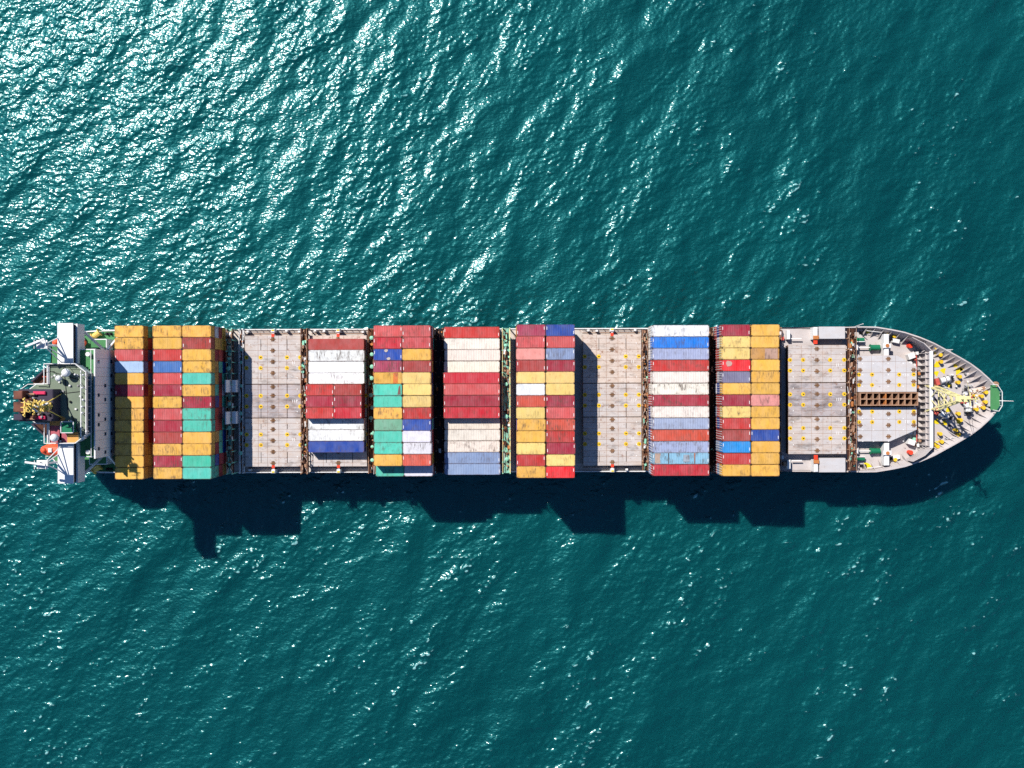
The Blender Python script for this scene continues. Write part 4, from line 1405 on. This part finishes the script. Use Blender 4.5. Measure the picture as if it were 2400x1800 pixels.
for s in (1, -1):
    inst('quarter_bulwark', MB().beam((-96.9, s * 8.2, 25.1), (-101.1, s * 4.5, 25.1), .30, .9).mesh('quarter_bulwark', 'funnel'), low)
    inst('deck_rail', MB().beam((-92, s * 8.2, 25.6), (-96.9, s * 8.2, 25.6), .1).mesh('deck_rail', 'rail_white'), low)
    for k in range(3):
        inst('deck_locker', MB().bevel_box(-.35, .35, -.3, .3, 0, .8, .05).mesh('deck_locker', 'rail_white'), low, (-95 - k * .9, s * (7.2 - k * .8), 24.6))
# front wall: vertical plates with seams, window panes set in them
NP = 12
pw = 22.4 / NP
for k in range(NP):
    y0 = -11.35 + k * pw
    MB().box(-85.34, -85.05 - (k % 2) * .012, y0 + .02, y0 + pw - .02, Z_DECK, 31.45).build('wall_panel', 'white', house)
pane = MB().box(-.02, .03, -.34, .34, -.42, .42).mesh('window', 'glass')
for z, ys in ((29.9, (413, 730, 918, 1010, 1238)), (26.8, (640, 772, 958, 1098, 1270)), (23.8, (413, 545, 680, 770, 952, 1095, 1262))):
    for yy in ys:
        y = CAM_Y - (740 + yy / 4.047 - 900) * (CAM_H - z) / FOC - .25
        inst('window', pane, house, (-85.03, y, z))
# a strip rail just behind the front wall
inst('top_rail', MB().beam((-85.9, -10.8, ZT + 1.1), (-85.9, 10.8, ZT + 1.1), .1).mesh('top_rail', 'rail_white'), house)

# wheelhouse
WH = [(-94.0, 8.0), (-94.0, -8.0), (-88.0, -8.0), (-85.75, -6.3), (-85.75, 6.3), (-88.0, 8.0)]
WHI = [(-93.8, 7.8), (-93.8, -7.8), (-88.1, -7.8), (-86.05, -6.2), (-86.05, 6.2), (-88.1, 7.8)]
wheel = MB().prism(WHI, ZT + .05, 33.1).build('wheelhouse', 'white', ship)
wheel['label'] = 'wheelhouse with grey green roof and white rails'
inst('roof', MB().prism(WH, 33.1, 33.4).mesh('roof', 'roof_green'), wheel)
for k in range(9):
    y0 = -6.1 + k * 12.2 / 9
    inst('window', MB().box(-86.04, -85.98, y0 + .07, y0 + 12.2 / 9 - .07, 31.5, 32.85).mesh('window', 'glass'), wheel)
ring = [(-94.0, 8.0), (-88.0, 8.0), (-85.8, 6.3), (-85.8, -6.3), (-88.0, -8.0), (-94.0, -8.0)]
for i in range(5):
    a, b = ring[i], ring[i + 1]
    inst('parapet', MB().beam((*a, 33.75), (*b, 33.75), .16, .7).mesh('parapet', 'rail_white'), wheel)
inst('front_rail', MB().beam((-86.6, -6.6, 34.5), (-86.6, 6.6, 34.5), .16).mesh('front_rail', 'rail_white'), wheel)
for k in range(10):
    inst('rail_post', MB().box(-.06, .06, -.06, .06, 33.4, 34.5).mesh('rail_post', 'rail_white'), wheel, (-86.6, -6.6 + 13.2 * k / 9, 0))
for s in (1, -1):
    inst('aft_rail', MB().beam((-94.0, s * 8.0, 34.45), (-94.0, s * 3.9, 34.45), .14).mesh('aft_rail', 'rail_white'), wheel)
    inst('aft_rail', MB().beam((-93.6, s * 8.0, 33.6), (-93.6, s * 3.9, 33.6), .5, .1).mesh('aft_rail', 'rail_white'), wheel)
    inst('side_rail', MB().beam((-94.0, s * 8.0, 34.45), (-88.0, s * 8.0, 34.45), .12).mesh('side_rail', 'rail_white'), wheel)
    inst('aft_rail', MB().beam((-94.0, s * 3.9, 34.3), (-97.3, s * 3.9, 34.3), .12).mesh('aft_rail', 'rail_white'), wheel)
    inst('aft_rail', MB().beam((-97.3, s * 3.9, 34.3), (-98.6, s * 3.0, 34.3), .12).mesh('aft_rail', 'rail_white'), wheel)
# worn painted areas on the roof
def C1(x, y, z):
    return W(x / 4.047, 740 + y / 4.047, z)
def roof_area(name, pts, mat, dz):
    inst(name, MB().prism([C1(x, y, 33.4) for x, y in pts][::-1], 33.4 + dz, 33.4 + dz + .004).mesh(name, mat), wheel)
roof_area('maroon_roof_area', [(450, 1030), (630, 1030), (635, 1190), (450, 1190)], 'roof_maroon', .004)
roof_area('ochre_roof_area', [(470, 930), (560, 925), (625, 960), (580, 1010), (560, 1028), (470, 1028)], 'roof_ochre', .004)
roof_area('ochre_roof_area', [(637, 1090), (740, 1090), (745, 1190), (637, 1190)], 'roof_ochre', .004)
# satellite domes
for (x, y, r) in ((625, 528, .85), (550, 582, .62), (512, 1145, .82)):
    X, Y = C1(x, y, 35.0)
    d = MB().cyl((0, 0, 0), (0, 0, .9), r * .4, 10).build('satellite_dome', 'rail_white', wheel, (X, Y, 33.4))
    inst('radome', MB().sphere((0, 0, 0), r).mesh('radome', 'white'), wheel, (X, Y, 34.3 + r * .75))
# small roof hut and gear
X, Y = C1(640, 1045, 34.5)
hut = MB().bevel_box(-1.2, 1.2, -1.05, 1.05, 0, 1.2, .05).build('roof_hut', 'green', wheel, (X, Y, 33.4))
for s in (1, -1):
    inst('hut_rail', MB().beam((-1.25, s * 1.1, 1.3), (1.25, s * 1.1, 1.3), .14).mesh('hut_rail', 'rail_white'), wheel, (X, Y, 33.4))
    inst('hut_rail', MB().beam((s * 1.25, -1.1, 1.3), (s * 1.25, 1.1, 1.3), .14).mesh('hut_rail', 'rail_white'), wheel, (X, Y, 33.4))
for (x, y) in ((795, 550), (790, 670), (795, 785), (785, 850), (785, 908), (825, 1085), (800, 1150), (720, 545), (515, 700), (690, 1050), (700, 1010)):
    X, Y = C1(x, y, 34)
    inst('roof_lamp', MB().cyl((0, 0, 0), (0, 0, .9), .13, 8).sphere((0, 0, 1.0), .22, 8, 5).mesh('roof_lamp', 'rail_white'), wheel, (X, Y, 33.4))
for (x, y) in ((500, 515), (740, 500), (730, 590), (770, 1110), (720, 1060), (700, 960), (650, 480)):
    X, Y = C1(x, y, 34)
    inst('whip_aerial', MB().cyl((0, 0, 0), (rnd.uniform(-.6, .6), rnd.uniform(-.6, .6), 4.2), .05, 5).mesh('whip_aerial', 'dark'), wheel, (X, Y, 33.4))
for k in range(14):
    X, Y = rnd.uniform(-93, -87), rnd.uniform(-7, 7)
    inst('roof_fitting', MB().bevel_box(-.16, .16, -.2, .2, 0, rnd.uniform(.15, .5), .03).mesh('roof_fitting', rnd.choice(['dark', 'grey', 'rail_white'])), wheel, (X, Y, 33.4), rnd.uniform(0, 3))

# bridge wings
for s in (1, -1):
    ya, yb = (8.05, 16.25) if s > 0 else (-16.25, -8.05)
    wing = MB().bevel_box(-92.0, -88.8, ya, yb, 32.75, 33.05, .05).build('bridge_wing', 'white', ship)
    wing['label'] = 'white covered bridge wing reaching over the %s side' % ('far' if s > 0 else 'near')
    inst('wing_wall', MB().box(-91.9, -89.0, ya + .1, yb - .1, 28.6, 31.4).mesh('wing_wall', 'white'), wing)
    inst('wing_wall', MB().box(-92.0, -91.7, ya + .05, yb - .05, 31.4, 32.75).mesh('wing_wall', 'white'), wing)
    inst('wing_bulwark', MB().box(-88.95, -88.6, ya + .02, yb - .02, 28.4, 31.55).mesh('wing_bulwark', 'white'), wing)
    for k in range(4):
        w0 = ya + .15 + k * (yb - ya - .3) / 4
        inst('window', MB().box(-89.2, -89.08, w0 + .06, w0 + (yb - ya - .3) / 4 - .06, 31.42, 32.7).mesh('window', 'dark'), wing)
    # struts that carry the wing
    inst('wing_strut', MB().beam((-89.6, s * 15.6, 28.5), (-87.9, s * 11.2, 20.5), .42).mesh('wing_strut', 'white'), wing)
    inst('wing_strut', MB().beam((-85.3, s * 11.2, 24.8), (-84.5, s * 15.4, 19.0), .38).mesh('wing_strut', 'white'), wing)
    # radar on its post, aft of the wing
    yy = 11.7 if s > 0 else -11.9
    rm = MB().cyl((-92.4, yy, 31.5), (-92.4, yy, 38.6), .22, 8).build('radar_post', 'rail_white', ship)
    for dy in (1.3, -1.3):
        inst('radar_brace', MB().beam((-91.9, yy + dy * 1.2, 33.0), (-92.4, yy, 37.6), .16).mesh('radar_brace', 'rail_white'), rm)
    inst('radar_brace', MB().beam((-91.2, yy - s * 3.4, 33.0), (-92.4, yy, 38.2), .16).mesh('radar_brace', 'rail_white'), rm)
    inst('radar_platform', MB().bevel_box(-93.5, -91.3, yy - .85, yy + .85, 38.3, 38.5, .05).mesh('radar_platform', 'rail_white'), rm)
    inst('radar_drive', MB().cyl((-92.7, yy + .2, 38.5), (-92.7, yy + .2, 39.4), .38, 10).mesh('radar_drive', 'rail_white'), rm)
    ang = R(22 if s > 0 else -8)
    inst('radar_scanner', MB().box(-2.0, 2.0, -.18, .18, 39.4, 39.75).mesh('radar_scanner', 'white'), rm, (-93.2, yy + .3, 0), ang)
    for dx in (-1, 1):
        inst('platform_rail', MB().beam((-92.4 + dx * 1.1, yy - .85, 39.3), (-92.4 + dx * 1.1, yy + .85, 39.3), .1).mesh('platform_rail', 'rail_white'), rm)

# funnel
fun = MB().bevel_box(-98.2, -91.2, -3.5, 2.9, ZT + .05, 36.4, .15).build('funnel', 'funnel', ship)
fun['label'] = 'dark plum funnel casing behind the wheelhouse'
for (x0, x1, y0, y1, m_) in ((-98.0, -96.2, .9, 2.6, 'soot'), (-98.0, -96.0, -1.6, .4, 'soot'), (-98.0, -96.2, -3.2, -2.0, 'funnel')):
    inst('exhaust_outlet', MB().bevel_box(x0, x1, y0, y1, 36.4, 38.6, .12).mesh('exhaust_outlet', m_), fun)
for (x, y, r, h) in ((-95.4, -1.2, .55, 39.2), (-95.0, .6, .4, 38.8), (-94.4, -2.4, .35, 38.0)):
    inst('exhaust_pipe', MB().cyl((x, y, 36.3), (x - .3, y, h), r, 12).mesh('exhaust_pipe', 'soot'), fun)
for y in (2.15, -2.75):
    inst('funnel_band', MB().bevel_box(-95.0, -92.6, y - .32, y + .32, 36.4, 36.9, .1).mesh('funnel_band', 'magenta'), fun)
    inst('funnel_pipe', MB().cyl((-96.4, y - .25, 37.0), (-94.6, y - .25, 37.0), .2, 8).mesh('funnel_pipe', 'rust_light'), fun)

# main mast: yellow tower with many yards
mm = MB().cyl((-91.6, -.45, 33.4), (-91.6, -.45, 47.0), .36, 10, .16).build('main_mast', 'mast', ship)
mm['label'] = 'yellow radar mast with crossed yards beside the funnel'
for (dx, dy) in ((.6, 2.4), (.6, -2.4), (-1.0, 0)):
    inst('mast_stay', MB().beam((-91.6 + dx, -.45 + dy, 33.4), (-91.6, -.45, 40.5), .17).mesh('mast_stay', 'mast'), mm)
for z, w_ in ((36.4, .6), (38.0, .9), (39.4, 1.1), (40.6, 1.3), (41.8, 1.2), (43.0, 1.5), (44.6, 1.2), (46.6, 1.8)):
    inst('yard', MB().beam((-91.6, -.45 - w_, z), (-91.6, -.45 + w_, z), .19).mesh('yard', 'mast'), mm)
    inst('yard', MB().beam((-91.6 - w_ * .35, -.45, z + .2), (-91.6 + w_ * .35, -.45, z + .2), .15).mesh('yard', 'mast'), mm)
    for s in (1, -1):
        inst('mast_lamp', MB().cyl((0, 0, 0), (0, 0, .45), .17, 8).mesh('mast_lamp', 'mast'), mm, (-91.6, -.45 + s * w_ * rnd.uniform(.5, .95), z + .05))
for z in (38.8, 42.6, 45.2):
    inst('mast_platform', MB().bevel_box(-92.5, -90.9, -1.35, .45, z, z + .14, .03).mesh('mast_platform', 'mast'), mm)
    for s in (1, -1):
        inst('platform_rail', MB().beam((-92.5, -.45 + s * .9, z + 1.0), (-90.9, -.45 + s * .9, z + 1.0), .1).mesh('platform_rail', 'mast'), mm)
for z, a in ((39.2, 25), (43.0, -35)):
    inst('radar_scanner', MB().box(-1.6, 1.6, -.14, .14, z + .5, z + .8).mesh('radar_scanner', 'rail_white'), mm, (-92.0, -.45, 0), R(a))

# lifeboats under the wings, their own things
def lifeboat(x, y, z, label):
    mb = MB()
    prof = [(-3.6, .15, .25), (-3.2, .75, .8), (-2.2, 1.2, 1.2), (0, 1.35, 1.35), (2.2, 1.25, 1.25), (3.1, .85, .95), (3.6, .2, .4)]
    n = 12
    vs = []
    for (px_, w_, h_) in prof:
        for i in range(n):
            th = 2 * math.pi * i / n
            vs.append((px_, w_ * math.cos(th), 1.3 + h_ * math.sin(th)))
    fs = []
    for i in range(len(prof) - 1):
        for j in range(n):
            fs.append((i * n + j, i * n + (j + 1) % n, (i + 1) * n + (j + 1) % n, (i + 1) * n + j)[::-1])
    fs += [tuple(range(n)), tuple(reversed(range((len(prof) - 1) * n, len(prof) * n)))]
    b = mb.add(vs, fs).build('lifeboat', 'lifeboat', None, (x, y, z))
    tag(b, label, 'lifeboat', 'enclosed lifeboats')
    inst('canopy_hatch', MB().bevel_box(-1.3, -.5, -.45, .45, 2.5, 2.85, .08).mesh('canopy_hatch', 'rail_white'), b)
    inst('steering_dome', MB().sphere((-2.3, 0, 2.4), .55, 10, 6).mesh('steering_dome', 'lifeboat'), b)
    inst('gunwale_band', MB().box(-2.6, 2.6, -1.40, -1.30, 1.2, 1.4).mesh('gunwale_band', 'rail_white'), b)


lifeboat(-97.6, -10.2, 20.2, 'orange enclosed lifeboat aft of the near bridge wing')
lifeboat(-95.0, 12.8, 20.2, 'orange enclosed lifeboat mostly hidden under the far bridge wing')
for (y, z, x) in ((-10.2, 20.2, -97.6), (12.8, 20.2, -95.0)):
    cr = MB().box(x - 2.4, x - 2.0, y - 1.2, y + 1.2, z - .9, z + .18).build('boat_cradle', 'rail_white', ship)
    inst('cradle_arm', MB().box(x + 2.0, x + 2.4, y - 1.2, y + 1.2, z - .9, z + .18).mesh('cradle_arm', 'rail_white'), cr)
    inst('cradle_deck', MB().box(x - 3.6, x + 3.6, y - 1.6, y + 1.6 if y > 0 else y + 1.8, z - 1.1, z - .9).mesh('cradle_deck', 'deck_green'), cr)
    if z > 15:
        for dx in (-3.2, 3.2):
            inst('cradle_post', MB().box(x + dx - .12, x + dx + .12, y - 1.3, y - 1.06, Z_DECK, z - 1.0).mesh('cradle_post', 'rail_white'), cr)

# side deck beside the house: huts, mooring gear
for s in (1, -1):
    hx = MB().bevel_box(-93.6, -89.6, 11.15 if s > 0 else -13.9, 13.9 if s > 0 else -11.15, Z_DECK, 15.4, .05).build('side_hut', 'white', ship)
    inst('hut_top', MB().box(-93.4, -89.8, 11.3 if s > 0 else -13.7, 13.7 if s > 0 else -11.3, 15.404, 15.43).mesh('hut_top', 'deck_green'), hx)
    inst('hut_door', MB().box(-89.6, -89.55, s * 12.5 - .4, s * 12.5 + .4, Z_DECK + .1, Z_DECK + 2.1).mesh('hut_door', 'grey'), hx)
    inst('side_rail', MB().beam((-98.0, s * 15.5, 13.1), (-84.6, s * 15.95, 13.1), .09).mesh('side_rail', 'rail_white'), ship)
    w = MB().cyl((-.9, 0, .9), (.9, 0, .9), .6, 12).build('mooring_winch', 'mast', ship, (-93.0, s * 15.0, Z_DECK), R(35))
    inst('drum_flange', MB().cyl((.8, 0, .9), (.95, 0, .9), .9, 12).mesh('drum_flange', 'mast'), w)
    inst('drum_flange', MB().cyl((-.95, 0, .9), (-.8, 0, .9), .9, 12).mesh('drum_flange', 'mast'), w)
    inst('winch_bed', MB().bevel_box(-1.3, 1.3, -.55, .55, 0, .35, .05).mesh('winch_bed', 'green'), w)
    inst('white_locker', MB().bevel_box(-.9, .9, -.7, .7, 0, 1.3, .06).mesh('white_locker', 'rail_white'), ship, (-87.6, s * 15.0, Z_DECK))
    inst('bollard', bit_me, ship, (-90.5, s * 15.2, Z_DECK), 0)
    inst('bollard', bit_me, ship, (-99.5, s * 13.9, Z_DECK), R(20 * s))
    for k in range(5):
        inst('deck_gear', MB().bevel_box(-.3, .3, -.3, .3, 0, rnd.uniform(.4, 1.2), .05).mesh('deck_gear', rnd.choice(['red', 'rail_white', 'green', 'grey', 'orange_rust'])), ship, (rnd.uniform(-101.5, -97.5), s * rnd.uniform(11.0, 13.6), Z_DECK), rnd.uniform(0, 3))
    MB().cyl((0, 0, 0), (0, 0, 1.0), .45, 12).build('life_raft', 'rail_white', ship, (-86.6, s * 10.0, ZT + .05))

for k in range(22):
    s_ = rnd.choice((1, -1))
    x = rnd.uniform(-100.4, -95.0)
    y = s_ * rnd.uniform(1.0, 7.2 if x > -97 else 4.2)
    inst('deck_locker', MB().bevel_box(-.3, .3, -.25, .25, 0, rnd.uniform(.4, 1.3), .04).mesh('deck_locker', rnd.choice(['grey', 'dark', 'soot', 'rust', 'rail_white'])), low, (x, y, 24.6), rnd.uniform(0, 3))
for y in (4.0, -4.2):
    inst('deck_rail', MB().beam((-94.1, y, ZT + 1.0), (-97.6, y, ZT + 1.0), .12).mesh('deck_rail', 'rail_white'), house)
for k in range(9):
    inst('ladder_rung', MB().box(-.18, .18, -.3, .3, 0, .05).mesh('ladder_rung', 'rail_white'), wheel, (-91.2, -5.2 - k * .28, 33.42))
for k in range(12):
    inst('funnel_fitting', MB().bevel_box(-.22, .22, -.16, .16, 0, rnd.uniform(.3, 1.0), .04).mesh('funnel_fitting', rnd.choice(['soot', 'grey', 'rust', 'dark'])), fun, (rnd.uniform(-96, -91.6), rnd.uniform(-3, 2.4), 36.4), rnd.uniform(0, 3))
for (x0, y0, x1, y1) in ((-93.2, 6.5, -87.5, 4.8), (-92.6, 1.8, -87.2, 2.4), (-90.5, 7.2, -89.6, -2.0), (-88.8, -2.5, -87.4, -6.2)):
    inst('cable_tray', MB().beam((x0, y0, 33.47), (x1, y1, 33.47), .10, .08).mesh('cable_tray', 'dark'), wheel)

for k in range(10):
    s_ = 1 if k % 2 else -1
    inst('pipe_run', MB().cyl((0, 0, 0), (rnd.uniform(-1.6, -.6), s_ * rnd.uniform(-.3, .3), rnd.uniform(.2, .9)), .14, 8).mesh('pipe_run', rnd.choice(['pink', 'soot', 'rust', 'rust_light', 'orange_rust'])), low, (rnd.uniform(-98.5, -95), s_ * rnd.uniform(4.6, 6.6), 24.7))
for k in range(16):
    inst('mast_fitting', MB().bevel_box(-.14, .14, -.14, .14, 0, .4, .03).mesh('mast_fitting', rnd.choice(['mast', 'rail_white', 'orange_rust', 'dark'])), mm, (-91.6 + rnd.uniform(-.8, .7), -.45 + rnd.uniform(-1.2, 1.2), rnd.choice((38.95, 42.75, 45.35))))
